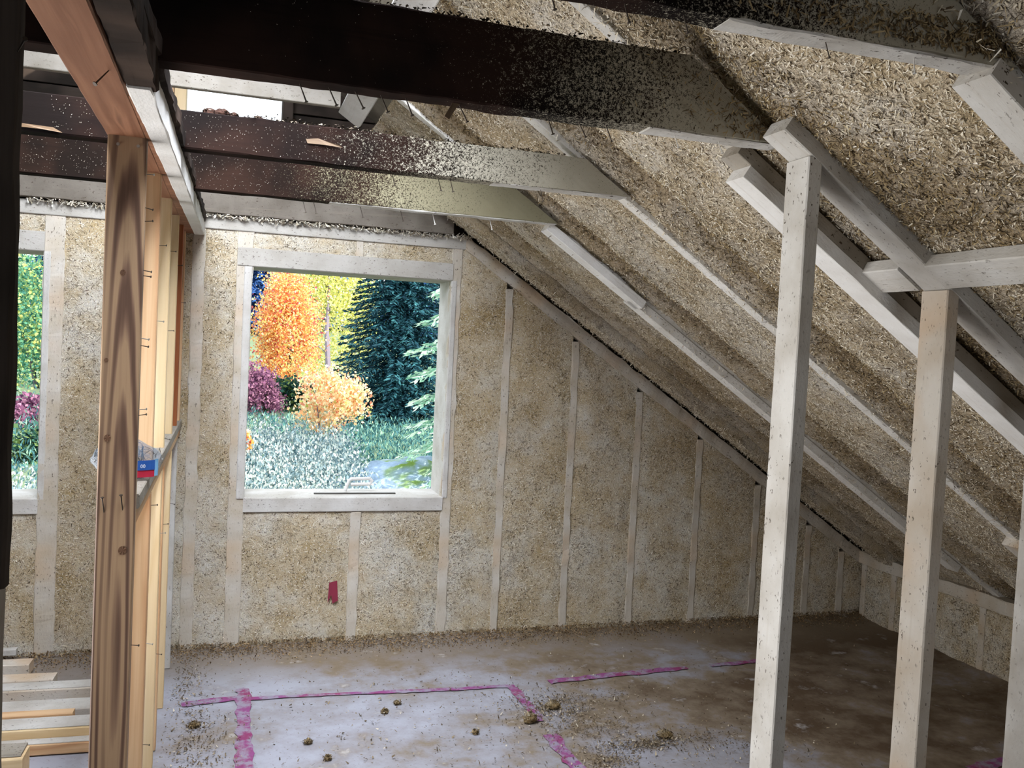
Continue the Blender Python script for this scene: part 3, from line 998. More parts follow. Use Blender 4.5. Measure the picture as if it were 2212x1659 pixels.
beam('bark_edge', (-0.176, 0.6, PZ + 0.080), (-0.142, 4.585, PZ + 0.080), 0.030, 0.040, (0, 0, 1), M['old_beam'], part, rough=0.011, segs=110, seed=5)
# nails of the partition
for p in ((2.37, 1.735), (2.37, 1.722)): pass
for y, zz in ((2.43, 1.742), (2.43, 1.728), (2.43, 1.57), (2.43, 1.552), (2.43, 1.385), (2.43, 1.37), (2.43, 1.862), (2.43, 1.90), (2.43, 1.98),
              (2.94, 1.85), (2.94, 1.62), (3.46, 1.88), (3.46, 1.59), (3.93, 1.86), (4.27, 1.72), (3.46, 1.20), (2.92, 1.05), (2.92, 0.62), (2.92, 0.30), (3.40, 0.86), (3.40, 0.42), (3.55, 0.86), (3.95, 0.87), (2.43, 0.78)):
    nail((PX1 - 0.012, y, zz), (1, -0.25 - 0.2 * random.random(), random.uniform(-.25, .2)), part, 'dark' if random.random() < 0.7 else 'bright', 0.72)
for xx, zz in ((-0.284, 1.122), (-0.241, 1.128)):
    nail((xx, 2.412, zz), (-0.10, -0.25, 1.0), post, 'dark', 1.0)
for xx, zz in ((-0.278, 2.045), (-0.232, 2.045)):
    nail((xx, 2.45, zz), (0, -1, 0), post, 'bright', 0.95)
nail((-0.229, 1.825, PZ + 0.002), (-0.021, -0.025, -0.036), pl, 'dark', 1.05)
for k in range(5):
    nail((PX0 + 0.03 + 0.012 * k, 2.62 + 0.12 * k, RAILZ + 0.002), (1, random.uniform(-.4, .4), 0.02), part, 'bright', 0.7)

# nail bag on the rail
bag = tag(empty('nail_bag', (-0.275, 2.72, RAILZ)), 'clear plastic bag of nails with blue and red label, on the rail behind the post', 'bag')
m, nt, bs = newmat('cloudy_plastic', 0.25, 0.5)
bs.inputs['Base Color'].default_value = srgb('#64788c')
bs.inputs['Alpha'].default_value = 0.38
M['plastic'] = m
nu, nv = 26, 18
V = []
for j in range(nv + 1):
    v = j / nv
    for i in range(nu):
        a = 2 * PI * i / nu
        prof = math.sin(PI * (0.06 + 0.90 * v)) ** 0.55
        rx = 0.094 * prof * (1 + 0.10 * vnoise(math.cos(a) * 2, math.sin(a) * 2, v * 5))
        ry = 0.050 * prof * (1 + 0.15 * vnoise(math.cos(a) * 2 + 9, math.sin(a) * 2, v * 5))
        V.append((rx * math.cos(a), ry * math.sin(a), 0.002 + 0.105 * v + 0.008 * vnoise(a * 2, v * 4, 3)))
F = [(j * nu + i, j * nu + (i + 1) % nu, (j + 1) * nu + (i + 1) % nu, (j + 1) * nu + i) for j in range(nv) for i in range(nu)]
F += [tuple(reversed(range(nu))), tuple(range(nv * nu, nv * nu + nu))]
BM = Matrix.Translation((-0.270, 2.72, RAILZ))
mk('bag_film', V, F, M['plastic'], bag, BM, smooth=True)
# label wrapped on the front
def wrap(a0, a1, z0, z1, k, mat, name, rr=(0.086, 0.0505)):
    V, F = [], []
    n = 10
    for i in range(n + 1):
        a = a0 + (a1 - a0) * i / n
        for zz in (z0, z1):
            V.append((rr[0] * k * math.cos(a), rr[1] * k * math.sin(a), zz))
        if i: F.append((2 * i - 2, 2 * i, 2 * i + 1, 2 * i - 1))
    return mk(name, V, F, mat, bag, BM)
wrap(-PI * 0.75, -PI * 0.17, 0.030, 0.058, 1.10, mat_plain('label_blue', '#2f5da8', 0.45), 'blue_label')
wrap(-PI * 0.75, -PI * 0.17, 0.010, 0.030, 1.08, mat_plain('label_red', '#c8304a', 0.45), 'red_label')
wrap(-PI * 0.17, -PI * 0.10, 0.012, 0.060, 1.09, mat_plain('label_pale_blue', '#8cc4ef', 0.45), 'label_edge')
cu = bpy.data.curves.new('digits', 'FONT')
cu.body = '00'
cu.size = 0.014
cu.extrude = 0.0003
cu.materials.append(mat_plain('label_white', '#eef0f2', 0.5))
to = bpy.data.objects.new('digits', cu)
COL.objects.link(to)
to = to_mesh(to)
place(to, bag, Matrix.Translation((-0.270 + 0.0455, 2.72 - 0.0552, RAILZ + 0.038)) @ Matrix.Rotation(math.radians(26), 4, 'Z') @ Matrix.Rotation(PI / 2, 4, 'X'))
# loose nails inside the bag: nobody could count them
V, F = [], []
for i in range(420):
    c = np.array([RNG.normal() * 0.035, RNG.normal() * 0.016 - 0.008, 0.055 + 0.036 * RNG.random()])
    d = RNG.normal(size=3); d[2] *= 0.5; d /= np.linalg.norm(d); d *= 0.016
    s = np.cross(d, [0, 0, 1.0]); s /= np.linalg.norm(s) + 1e-6; s *= 0.0011
    b = len(V)
    V += [c - d - s, c + d - s, c + d + s, c - d + s]
    F.append((b, b + 1, b + 2, b + 3))
o = mk('loose_nails', np.array(V), np.array(F), M['nail'], bag, BM)
o['kind'] = 'stuff'

# red and grey spirit level stub standing on the rail
lv = tag(empty('level', (-0.25, 4.05, RAILZ)), 'small red and grey level with black end cap standing on the rail', 'level')
box('body', (-0.285, 4.02, RAILZ), (-0.225, 4.05, RAILZ + 0.085), mat_plain('level_grey', '#8d8b92', 0.4), lv, bev=0.003)
box('face', (-0.272, 4.015, RAILZ + 0.02), (-0.238, 4.021, RAILZ + 0.062), mat_plain('level_red', '#b52a3a', 0.4), lv)
box('end_cap', (-0.289, 4.016, RAILZ + 0.085), (-0.221, 4.054, RAILZ + 0.096), mat_plain('level_black', '#17171a', 0.4), lv, bev=0.002)

# near dark post at the left edge
dp = tag(empty('old_dark_post', (-0.27, 1.03, 0)), 'rough dark old post cut off by the left edge, close by', 'post')
beam('face_board', (-0.275, 1.02, 1.318), (-0.275, 1.02, 2.04), 0.130, 0.026, (0, -1, 0), M['old_post'], dp, rough=0.004, segs=50, seed=3)
beam('core', (-0.292, 1.055, 0.0), (-0.292, 1.055, 2.04), 0.140, 0.040, (0, -1, 0), M['lime_grey'], dp, rough=0.003, segs=60, seed=8)
nail((-0.212, 1.01, 1.86), (0.5, -1, 0.35), dp, 'dark', 0.6)

# ---------------------------------------------------- white sloping stud wall on the right
sw = tag(empty('sloping_framing', (1.7, 1.83, 0)), 'white limed stud framing standing under the slope at the right', 'framing', kind='thing')
beam('sloping_plate', RP(1.228, 1.832, -0.022), RP(3.4, 1.832, -0.022), 0.092, 0.042, rn, M['lime'], sw, bev=0.003, rough=0.0015, segs=70)
for i, (x, mt) in enumerate(((1.292, 'lime_speck'), (1.722, 'lime_warm'), (2.108, 'lime'))):
    zt = roofz(x) - 0.047
    s = beam('post', (x, 1.832, 0.0), (x + 0.002, 1.832, zt), 0.038, 0.090, (0, -1, 0), M[mt], sw, cut1=0.0, bev=0.003, rough=0.0012, segs=50, seed=i)
    zt2 = zt
for (x, ya, yb) in ((1.69, 1.878, 2.055), (1.69, 1.29, 1.786), (2.38, 1.878, 2.055)):
    c = RP(x, ya, -0.030)
    d = RP(x, yb, -0.030)
    tag(beam('blocking', c, d, 0.092, 0.040, rn, M['lime'], rough=0.002), {1.878: 'white blocking piece between the doubled batten and the second post', 1.29: 'white blocking piece running off the right edge beside the second post'}[ya] if x < 2 else 'white blocking piece low at the right edge beyond the second post', 'blocking', 'blocking between the rafters')

# ---------------------------------------------------- lumber stacked on the floor at left
LG = 'boards lying on the floor left of the partition'
boards = [
    (4.53, 0.035, 0.030, -0.885, 0.060, 'lime', 'thin white board end farthest back in the floor stack'),
    (4.40, 0.085, 0.050, -0.800, 0.020, 'lime_warm', 'white board with a slanted end near the gable in the floor stack'),
    (4.24, 0.09, 0.055, -0.675, 0.000, 'lime_warm', 'cream board end lying in front of the slanted one'),
    (4.10, 0.09, 0.060, -0.40, 0.000, 'lime_warm', 'tan plank lying between cream and grey boards on the floor'),
    (3.93, 0.12, 0.045, -0.35, 0.000, 'lime', 'wide pale grey plank in the middle of the floor stack'),
    (3.80, 0.05, 0.070, -0.535, 0.000, 'stud_a', 'short brown-fronted board on the pale grey plank'),
    (3.67, 0.11, 0.075, -0.35, 0.000, 'stud_b', 'frosted board with a tan front edge at the front of the stack'),
    (3.585, 0.05, 0.040, -0.33, 0.000, 'stud_a', 'low brown board lying in the shade of the frosted one'),
]
for y, w, h, xe, z0, mt, lab in boards:
    b = beam('floor_board', (-3.4, y + 0.10 + random.uniform(-.01, .02), z0 + h / 2), (xe, y, z0 + h / 2), w, h, (0, 0, 1), M[mt], bev=0.003)
    tag(b, lab, 'board', LG)
    if 'tan plank' in lab or 'frosted' in lab:
        top = beam('lime_dust', (-3.4, y + 0.11, z0 + h + 0.002), (xe - 0.004, y + 0.004, z0 + h + 0.002), w * 0.92, 0.004, (0, 0, 1), M['lime'], b)
blk = tag(beam('block', (-1.1, 3.44, 0.04), (-0.632, 3.43, 0.04), 0.11, 0.08, (0, 0, 1), M['stud_b'], rough=0.004), 'stubby sawn block with fuzzy grey top at the lower left corner', 'block')
beam('lime_dust', (-1.1, 3.455, 0.083), (-0.640, 3.445, 0.083), 0.10, 0.010, (0, 0, 1), M['lime_grey'], blk, rough=0.008)

# ---------------------------------------------------- crumbs and clumps on the floor
def clump(x, y, r, h, seed, label):
    r_ = np.random.default_rng(seed)
    nu, nv = 14, 8
    V = []
    for j in range(nv + 1):
        ph = PI * j / nv
        for i in range(nu):
            a = 2 * PI * i / nu
            d = np.array([math.sin(ph) * math.cos(a), math.sin(ph) * math.sin(a), math.cos(ph)])
            k = 1 + 0.35 * float(fbm(d[0] * 2.5 + seed, d[1] * 2.5, d[2] * 2.5 + seed, 3))
            V.append((d[0] * r * k, d[1] * r * 0.8 * k, d[2] * h * 0.5 * k))
    F = [(j * nu + i, (j + 1) * nu + i, (j + 1) * nu + (i + 1) % nu, j * nu + (i + 1) % nu) for j in range(nv) for i in range(nu)]
    o = mk('hemp_clump', V, F, M['clump'], None, Matrix.Translation((x, y, h * 0.35 + 0.002)))
    tag(o, label, 'clump', 'fallen clumps of hemp lime on the floor')
    P = np.array(V)[r_.integers(0, len(V), 140)]
    flakes('hemp_slivers', P + np.array([x, y, h * 0.35 + 0.002]), P + 1e-4, M['flake_bare_shade'], o, 0.006, 0.018, 0.003, 0.004, 1.2, seed=seed)
    return o


for i, (x, y, r, h, lab) in enumerate((
        (1.28, 3.50, 0.030, 0.045, 'largest upright hemp clump beside the broken pink line'),
        (0.69, 3.71, 0.015, 0.016, 'small brown clump left of centre on the bright floor'),
        (0.76, 3.79, 0.015, 0.012, 'flat brown crumb just behind the small clump left of centre'),
        (1.02, 3.44, 0.014, 0.012, 'small crumb alone on the pale floor left of the big clump'),
        (0.35, 3.48, 0.016, 0.014, 'small crumb on the pale floor right of the wide pink stripe'),
        (0.41, 3.33, 0.014, 0.014, 'brown crumb nearest the lower edge right of the wide pink stripe'),
        (-0.08, 3.72, 0.022, 0.018, 'straw-coloured clump beside the foot of the partition'),
        (1.43, 3.62, 0.035, 0.030, 'ragged dark clump behind the big upright one'),
        (1.79, 3.25, 0.035, 0.028, 'dark clump at the right end of the crumb trail'))):
    clump(x, y, r, h, 11 + i, lab)
# scattered crumbs: too many to count
P = []
for (cx_, cy_, sx_, sy_, n_) in ((1.42, 3.62, 0.10, 0.09, 900), (1.5, 3.38, 0.14, 0.08, 500), (1.68, 3.21, 0.14, 0.03, 800), (1.48, 3.09, 0.07, 0.03, 300), (1.6, 3.66, 0.2, 0.08, 400), (2.0, 3.1, 0.2, 0.12, 500), (-0.06, 3.55, 0.07, 0.20, 700), (-0.12, 4.2, 0.05, 0.2, 500), (0.9, 3.7, 0.9, 0.4, 900), (1.9, 3.7, 0.8, 0.4, 900), (0.9, 3.1, 0.7, 0.3, 600)):
    P.append(np.stack([RNG.normal(cx_, sx_, n_), RNG.normal(cy_, sy_, n_), np.zeros(n_)], 1))
P = np.concatenate(P)
P = P[(P[:, 0] > -0.2) & (P[:, 1] < 4.5)]
P[:, 2] = 0.006 * fbm(P[:, 0] * 3, P[:, 1] * 3, 0.3) + 0.001
fl = flakes('hemp_crumbs', P, np.tile([0, 0, 1.0], (len(P), 1)), mat_flake('floor_crumb', [(0.0, srgb('#3f352a')), (0.5, srgb('#6b5c48')), (0.85, srgb('#8f8068')), (1.0, srgb('#c2b8a6'))]), floor, 0.004, 0.013, 0.005, 0.009, 1.3, seed=5)
n_ = 16000
P = np.stack([RNG.uniform(-2.5, 3.9, n_), 4.60 - np.abs(RNG.normal(0, 0.07, n_)), np.zeros(n_)], 1)
P[:, 2] = np.clip((P[:, 1] - 4.42) / 0.2, 0, 1) ** 2 * 0.045 + 0.004
flakes('hemp_litter', P, np.tile([0, -0.5, 1.0], (n_, 1)), mat_flake('brown_litter', [(0.0, srgb('#2f2419')), (0.4, srgb('#5f4a31')), (0.8, srgb('#8d7350')), (1.0, srgb('#b39c78'))]), floor, 0.004, 0.012, 0.004, 0.01, 1.0, seed=6)

# ---------------------------------------------------- hemp slivers on wall and roof
P, N = np.concatenate(HP), np.concatenate(HN)
keep = P[:, 0] < 3.95
flakes('hemp_slivers', P[keep], N[keep], M['flake'], wallb, 0.006, 0.017, 0.0024, 0.004, 0.7, tdir=None, seed=2)
P, N = np.concatenate(CP), np.concatenate(CN)
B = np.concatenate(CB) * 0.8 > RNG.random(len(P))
flakes('hemp_slivers', P[~B], N[~B], M['flake'], ceil, 0.006, 0.017, 0.0026, 0.005, 0.8, tdir=(sl.x * 0.3, 0.1, sl.z * 0.3), seed=3)
flakes('raw_and_shade_slivers', P[B], N[B], M['flake_bare_shade'], ceil, 0.007, 0.022, 0.0028, 0.008, 1.1, seed=13)  # dark slivers carry raw hemp and the painted furrow shade
# spray reaching over the joists' right ends
n_ = 2600
x = 1.46 - np.abs(RNG.normal(0, 0.17, n_))
zz = RNG.uniform(2.13, 2.30, n_)
ok = (zz < RZ0 - RS * x)
P = np.stack([x, np.full(n_, 1.902), zz], 1)[ok]
flakes('raw_and_shade_slivers', P, np.tile([0, -1.0, 0], (len(P), 1)), M['flake_bare_shade'], j1, 0.006, 0.02, 0.0026, 0.004, 0.9, seed=14)
x = 1.3 - np.abs(RNG.normal(0, 0.25, 900))
P = np.stack([x, np.full(900, 1.226), RNG.uniform(2.13, 2.18, 900)], 1)
flakes('raw_and_shade_slivers', P, np.tile([0, -1.0, 0], (len(P), 1)), M['flake_bare_shade'], j0, 0.006, 0.02, 0.0026, 0.004, 0.9, seed=15)
# fuzz along timber edges
EP, EN = [], []
for (y, x0, x1, o0, n_) in ((3.60, 0.7, 3.8, -0.004, 1500), (3.56, 1.3, 3.8, -0.03, 900), (2.81, 0.7, 3.8, -0.004, 500), (2.865, 0.7, 3.8, -0.004, 500), (2.06, 0.6, 1.3, 0, 300), (1.285, 0.7, 2.4, -0.02, 500), (1.225, 0.7, 2.4, -0.03, 300), (4.30, 0.8, 3.8, -0.038, 1500), (4.415, 0.8, 3.8, -0.038, 1200)):
    x = RNG.uniform(x0, x1, n_)
    yy = RNG.normal(y, 0.006, n_)
    off = o0 + RNG.normal(0, 0.006, n_)
    EP.append(np.stack([x + rn.x * off, yy, RZ0 - RS * x + rn.z * off], 1))
    EN.append(np.tile([-rn.x, 0, -rn.z], (n_, 1)))
flakes('hemp_fuzz', np.concatenate(EP), np.concatenate(EN), M['flake'], ceil, 0.008, 0.026, 0.0026, 0.006, 1.6, seed=4)
# ragged lime crumbs along the gable's top plate and the joist tops
n_ = 1500
x = RNG.uniform(-0.9, 1.2, n_)
P = np.stack([x, 4.585 - 0.03 * RNG.random(n_), 2.160 + RNG.normal(0, 0.006, n_)], 1)
flakes('lime_crumbs', P, np.tile([0, -0.6, 0.8], (n_, 1)), mat_flake('lime_crumb', [(0.0, srgb('#5a4f40')), (0.3, srgb('#b5a993')), (1.0, srgb('#e2ddd2'))]), wallb, 0.008, 0.03, 0.005, 0.006, 1.5, seed=8)
P = []
for (y, z, x0, x1, n_) in ((1.94, 2.30, 0.2, 1.0, 900), (2.82, 2.236, -0.1, 1.05, 900)):
    P.append(np.stack([RNG.uniform(x0, x1, n_), y + RNG.normal(0, 0.02, n_), z + 0.004 + 0.006 * RNG.random(n_)], 1))
P = np.concatenate(P)
flakes('dust_crumbs', P, np.tile([0, 0, 1.0], (len(P), 1)), mat_flake('dark_dust', [(0.0, srgb('#1a1512')), (0.7, srgb('#4a4035')), (1.0, srgb('#8d836f'))]), ceil, 0.004, 0.012, 0.005, 0.004, 1.0, seed=9)
for i, (x, r) in enumerate(((-0.08, 0.020), (-0.045, 0.024), (-0.01, 0.014), (0.06, 0.012))):
    o = clump(x, 2.82, r, r * 1.3, 40 + i, ['dark crumb on the joist at the left edge of the bright opening', 'darkest lump on the joist before the bright opening', 'small dark crumb in the row on the joist before the opening', 'rightmost dark crumb on the joist before the opening'][i])
    o.matrix_basis = Matrix.Translation((x, 2.82, 2.244)) @ Matrix.Scale(1, 4)
    o['group'] = 'dark crumbs on the joist'
    o.data.materials[0] = M['old_left']
    for c in list(o.children): bpy.data.objects.remove(c)

# window crank on the sill of window 1
cr = tag(empty('window_crank', (0.69, 4.74, 0.776)), 'white bent window crank lying on the window sill', 'crank')
cu = bpy.data.curves.new('handle', 'CURVE')
cu.dimensions = '3D'
cu.bevel_depth = 0.0095
sp = cu.splines.new('POLY')
pts = [(0.615, 4.74, 0.785), (0.637, 4.74, 0.842), (0.648, 4.74, 0.850), (0.745, 4.74, 0.852), (0.758, 4.74, 0.840), (0.748, 4.74, 0.822), (0.645, 4.74, 0.820)]
sp.points.add(len(pts) - 1)
for p_, c_ in zip(sp.points, pts): p_.co = (*c_, 1)
cu.materials.append(M['white_board'])
to = bpy.data.objects.new('handle', cu)
COL.objects.link(to)
to = to_mesh(to)
place(to, cr)
box('base_strip', (0.45, 4.69, 0.776), (0.88, 4.71, 0.782), mat_plain('dark_strip', '#4a4742', 0.5), cr)

# ---------------------------------------------------- outside
def quads(name, P, D, N, l, w, mat, parent):
    """Leaf quads at P, long axis D, normal-ish N."""
    D = D / np.linalg.norm(D, axis=1, keepdims=True)
    S = np.cross(D, N)
    S /= np.linalg.norm(S, axis=1, keepdims=True) + 1e-9
    l = np.asarray(l).reshape(-1, 1); w = np.asarray(w).reshape(-1, 1)
    V = np.stack([P - D * l * 0.5, P + S * w * 0.5, P + D * l * 0.5, P - S * w * 0.5], 1).reshape(-1, 3)
    o = mk(name, V, np.arange(4 * len(P)).reshape(-1, 4), mat, parent)
    o['kind'] = 'stuff'
    return o


def trunk(name, pts, radii, mat, parent, k=7):
    V, F = [], []
    pts = [Vector(p) for p in pts]
    for j, (p, r) in enumerate(zip(pts, radii)):
        for i in range(k):
            a = 2 * PI * i / k
            V.append((p.x + r * math.cos(a), p.y + r * math.sin(a), p.z))
    for j in range(len(pts) - 1):
        for i in range(k):
            F.append((j * k + i, j * k + (i + 1) % k, (j + 1) * k + (i + 1) % k, (j + 1) * k + i))
    return mk(name, V, F, mat, parent)


BARK = mat_plain('grey_bark', '#7d7480', 0.9)
DBARK = mat_plain('dark_bark', '#3a302c', 0.9)


def crown_points(c, rad, n, clumps, seed, spread=0.28):
    r = np.random.default_rng(seed)
    d = r.normal(size=(clumps, 3)); d /= np.linalg.norm(d, axis=1, keepdims=True)
    cc = np.array(c) + d * np.array(rad) * (0.35 + 0.6 * r.random((clumps, 1)) ** 0.5)
    k = r.integers(0, clumps, n)
    return cc[k] + r.normal(size=(n, 3)) * np.array(rad) * spread * 0.6


def broadleaf(name, base, c, rad, n, leaf, mat, label, seed, clumps=40, bark=None, stems=1, group=None, cat='tree', trad=0.05):
    t = tag(empty(name, base), label, cat, group)
    r = np.random.default_rng(seed)
    for s in range(stems):
        off = Vector((r.normal() * rad[0] * 0.12 * (stems > 1), 0, 0))
        b = Vector(base)
        top = Vector(c) + off * 4 + Vector((0, 0, rad[2] * 0.6))
        midp = b.lerp(top, 0.5) + Vector((r.normal() * 0.06 * rad[0], 0, 0))
        trunk('trunk', [b + off, midp, top], [trad, trad * 0.7, trad * 0.25], bark or BARK, t)
        for q_ in range(5):
            p1 = b.lerp(top, 0.35 + 0.1 * q_)
            e = Vector((c[0] + r.normal() * rad[0] * 0.5, c[1] + r.normal() * rad[1] * 0.4, p1.z + rad[2] * 0.4))
            trunk('branch', [p1, e], [trad * 0.35, trad * 0.1], bark or BARK, t, 5)
    P = crown_points(c, rad, n, clumps, seed)
    D = r.normal(size=(n, 3)); D[:, 2] -= 0.5
    N = r.normal(size=(n, 3)) + np.array([0, -0.6, 0.6])
    l = leaf * (0.6 + 0.8 * r.random(n))
    quads('foliage', P, D, N, l, l * 0.8, mat, t)
    return t


def spruce(name, base, height, radius, mat, label, seed, whorls=34, bark=None, droop=0.35, twig=0.05, group=None, expo=0.85, per=12):
    t = tag(empty(name, base), label, 'tree', group)
    r = np.random.default_rng(seed)
    bx, by, bz = base
    trunk('trunk', [(bx, by, bz), (bx, by, bz + height)], [radius * 0.06, 0.01], bark or DBARK, t)
    P, D, N = [], [], []
    for i in range(whorls):
        f = (i + 0.3) / whorls
        z = bz + height * (0.04 + 0.96 * f)
        R = radius * (1 - f) ** expo * (0.85 + 0.3 * r.random()) + 0.08
        for b in range(per):
            a = 2 * PI * (b + r.random() * 0.8) / per
            dv = np.array([math.cos(a), math.sin(a), 0])
            side = np.array([-dv[1], dv[0], 0])
            ns = max(6, int(R / 0.055))
            for s in range(ns):
                u = (s + 1) / ns
                zc = z - droop * R * (u ** 1.5) + 0.10 * R * u ** 3
                c = np.array([bx, by, 0]) + dv * R * u
                c[2] = zc
                for sg in (-1, 1):
                    for rep in range(2):
                        off = side * sg * R * 0.16 * (1 - u * 0.7) * (0.4 + r.random())
                        P.append(c + off + r.normal(size=3) * 0.02)
                        D.append(dv * 0.8 + side * sg * 0.8 + np.array([0, 0, -0.35]) + r.normal(size=3) * 0.25)
                        N.append(np.array([0, 0, 1.0]) + r.normal(size=3) * 0.5)
    P, D, N = map(np.array, (P, D, N))
    l = twig * 3.0 * (0.6 + 0.8 * r.random(len(P)))
    quads('foliage', P, D, N, l, twig * (0.5 + 0.5 * r.random(len(P))), mat, t)
    return t


L_ORANGE = mat_leaf('orange_maple_leaf', [(0.0, srgb('#b8486a')), (0.2, srgb('#e08a68')), (0.42, srgb('#f7b566')), (0.68, srgb('#fbdf90')), (0.88, srgb('#fff3c4')), (1.0, srgb('#b9c46e'))], 0.5)
L_YELLOW = mat_leaf('yellow_leaf', [(0.0, srgb('#8fae6a')), (0.3, srgb('#d2d47c')), (0.65, srgb('#f6ecA0')), (1.0, srgb('#fffbd8'))], 0.5)
L_GREEN = mat_leaf('green_leaf', [(0.0, srgb('#2f6560')), (0.5, srgb('#5f9a7c')), (0.82, srgb('#a5c07c')), (1.0, srgb('#e6dd80'))], 0.4)
L_PINK = mat_leaf('pink_maple_leaf', [(0.0, srgb('#5c3a58')), (0.5, srgb('#8a5878')), (1.0, srgb('#b98aa0'))], 0.4)
L_SMALL = mat_leaf('sapling_leaf', [(0.0, srgb('#d98a7a')), (0.25, srgb('#f2c08a')), (0.5, srgb('#f8e0b0')), (0.8, srgb('#fff4dc')), (1.0, srgb('#aebf62'))], 0.5)
L_SPRUCE = mat_leaf('veiled_spruce_needle', [(0.0, srgb('#0e2c3a')), (0.5, srgb('#1c4753')), (1.0, srgb('#3b7177'))], 0.0)  # blue tint of veiling glare painted into the needle colour
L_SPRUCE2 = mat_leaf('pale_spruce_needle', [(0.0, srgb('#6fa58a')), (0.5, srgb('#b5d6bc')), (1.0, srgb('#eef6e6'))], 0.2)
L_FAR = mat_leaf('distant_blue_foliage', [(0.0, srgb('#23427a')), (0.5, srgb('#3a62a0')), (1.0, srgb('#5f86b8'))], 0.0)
L_SHRUB = mat_leaf('silver_shrub', [(0.0, srgb('#3f5f68')), (0.4, srgb('#8aa0a8')), (0.75, srgb('#c8d4cc')), (1.0, srgb('#fdfff4'))], 0.3)
L_DARK = mat_leaf('dark_bush_leaf', [(0.0, srgb('#16323a')), (0.6, srgb('#2f5a4a')), (1.0, srgb('#7a8f4a'))], 0.2)
L_GRASS = mat_leaf('meadow_grass', [(0.0, srgb('#284f5a')), (0.6, srgb('#4c7f80')), (1.0, srgb('#8fb096'))], 0.2)


def ground_z(x, y):
    y = np.asarray(y, float)
    return -2.6 + 2.15 * np.clip((y - 5) / 6.5, 0, 1) ** 0.8 + 0.35 * np.clip((y - 12) / 14, 0, 1) + 6.0 * np.clip((y - 36) / 30, 0, 1) + 0.08 * fbm(np.asarray(x) * 0.5, y * 0.5, 3.0)


X, Y = np.meshgrid(np.linspace(-16, 24, 90), np.linspace(4.9, 75, 120))
V = np.stack([X, Y, ground_z(X, Y)], -1).reshape(-1, 3)
idx = np.arange(V.shape[0]).reshape(X.shape)
F = np.stack([idx[:-1, :-1], idx[:-1, 1:], idx[1:, 1:], idx[1:, :-1]], -1).reshape(-1, 4)
tag(mk('ground', V, F, mat_plain('meadow_soil', '#74866a', 0.95), smooth=True), 'overgrown meadow rising away from the house', 'ground', kind='structure')
# grass and goldenrod tufts (uncountable)
def tufts(name, x0, x1, y0, y1, n, h, mat, label, cat, seed, leaf=(0.10, 0.02)):
    r = np.random.default_rng(seed)
    x, y = r.uniform(x0, x1, n), r.uniform(y0, y1, n)
    hh = h * (0.4 + 0.8 * r.random(n))
    P = np.stack([x, y, ground_z(x, y) + hh * r.random(n)], 1)
    D = r.normal(size=(n, 3)) * 0.45 + np.array([0, 0, 1.0])
    N = r.normal(size=(n, 3)) + np.array([0, -1.0, 0.2])
    o = quads(name, P, D, N, leaf[0] * (0.5 + r.random(n)), leaf[1] * (0.6 + r.random(n)), mat, None)
    return tag(o, label, cat, kind='stuff')


tufts('meadow_grass', 0.8, 5.5, 12.5, 19, 14000, 0.35, L_GRASS, 'blue-green meadow grass behind the rock', 'grass', 71)
tufts('silver_weeds', -0.6, 1.75, 10.0, 14.5, 42000, 0.66, L_SHRUB, 'silvery flowering weeds at the lower left of the window view', 'weeds', 72, (0.045, 0.022))
tufts('silver_weeds', -3.2, -1.2, 9.0, 11.5, 16000, 0.45, L_SHRUB, 'silvery weeds low in the left window', 'weeds', 73, (0.045, 0.022))

broadleaf('maple_tree', (1.6, 26, -0.7), (1.55, 26, 1.6), (0.98, 0.9, 1.95), 22000, 0.065, L_ORANGE, 'tall orange and yellow maple in the middle of the window view', 91, 110, DBARK, 3, 'autumn trees outside', trad=0.05)
broadleaf('yellow_tree', (3.42, 31.2, -0.9), (3.4, 33, 2.8), (1.9, 0.8, 2.8), 20000, 0.085, L_YELLOW, 'yellow-leaved tree with a bare grey trunk behind the maple', 92, 90, BARK, 1, 'autumn trees outside', trad=0.12)
broadleaf('maple_sapling', (1.52, 14, -0.45), (1.54, 14, 0.62), (0.56, 0.45, 0.50), 4200, 0.052, L_SMALL, 'small bright maple sapling in front of the dark spruce', 93, 60, BARK, 3, 'autumn trees outside', trad=0.018)
broadleaf('pink_maple', (0.65, 20, -0.4), (0.65, 20, 0.45), (0.55, 0.5, 0.6), 4200, 0.06, L_PINK, 'purple-pink bushy maple at the left edge of the window view', 94, 26, DBARK, 2, 'autumn trees outside', trad=0.03)
broadleaf('dark_bush', (1.25, 22, -0.6), (1.25, 22, -0.05), (0.95, 0.6, 0.6), 3600, 0.09, L_DARK, 'dark green bush under the tall maple', 95, 26, DBARK, 2, 'bushes outside', 'bush', 0.03)
broadleaf('red_sprig', (0.28, 12, -0.35), (0.24, 12, 0.22), (0.14, 0.12, 0.18), 160, 0.07, L_ORANGE, 'little orange-red sprig at the lower left of the window view', 96, 8, DBARK, 1, 'bushes outside', 'bush', 0.01)
spruce('spruce_tree', (3.72, 20, -1.1), 7.2, 1.85, L_SPRUCE, 'dark blue-green spruce filling the right half of the window view', 97, 58, DBARK, twig=0.05, per=15)
spruce('near_spruce', (3.32, 11, -2.2), 7.0, 1.28, L_SPRUCE2, 'pale sunlit spruce branches reaching in from the right window edge', 98, 20, DBARK, droop=0.45, twig=0.05, per=12, expo=0.3)
# distant wood edge, one tree each
far = [(-16, 47), (-11.6, 49), (-7.4, 46), (-3.2, 48), (0.8, 46), (4.8, 48), (9.0, 46), (13.2, 49)]
for i, (x, y) in enumerate(far):
    spruce('far_tree', (x, y, -0.6), 8.2 + 1.0 * ((i * 7) % 5) / 5, 2.8, L_FAR, 'hazy blue conifer in the distant row of trees', 200 + i, 24, DBARK, twig=0.22, group='distant blue conifers', per=9)
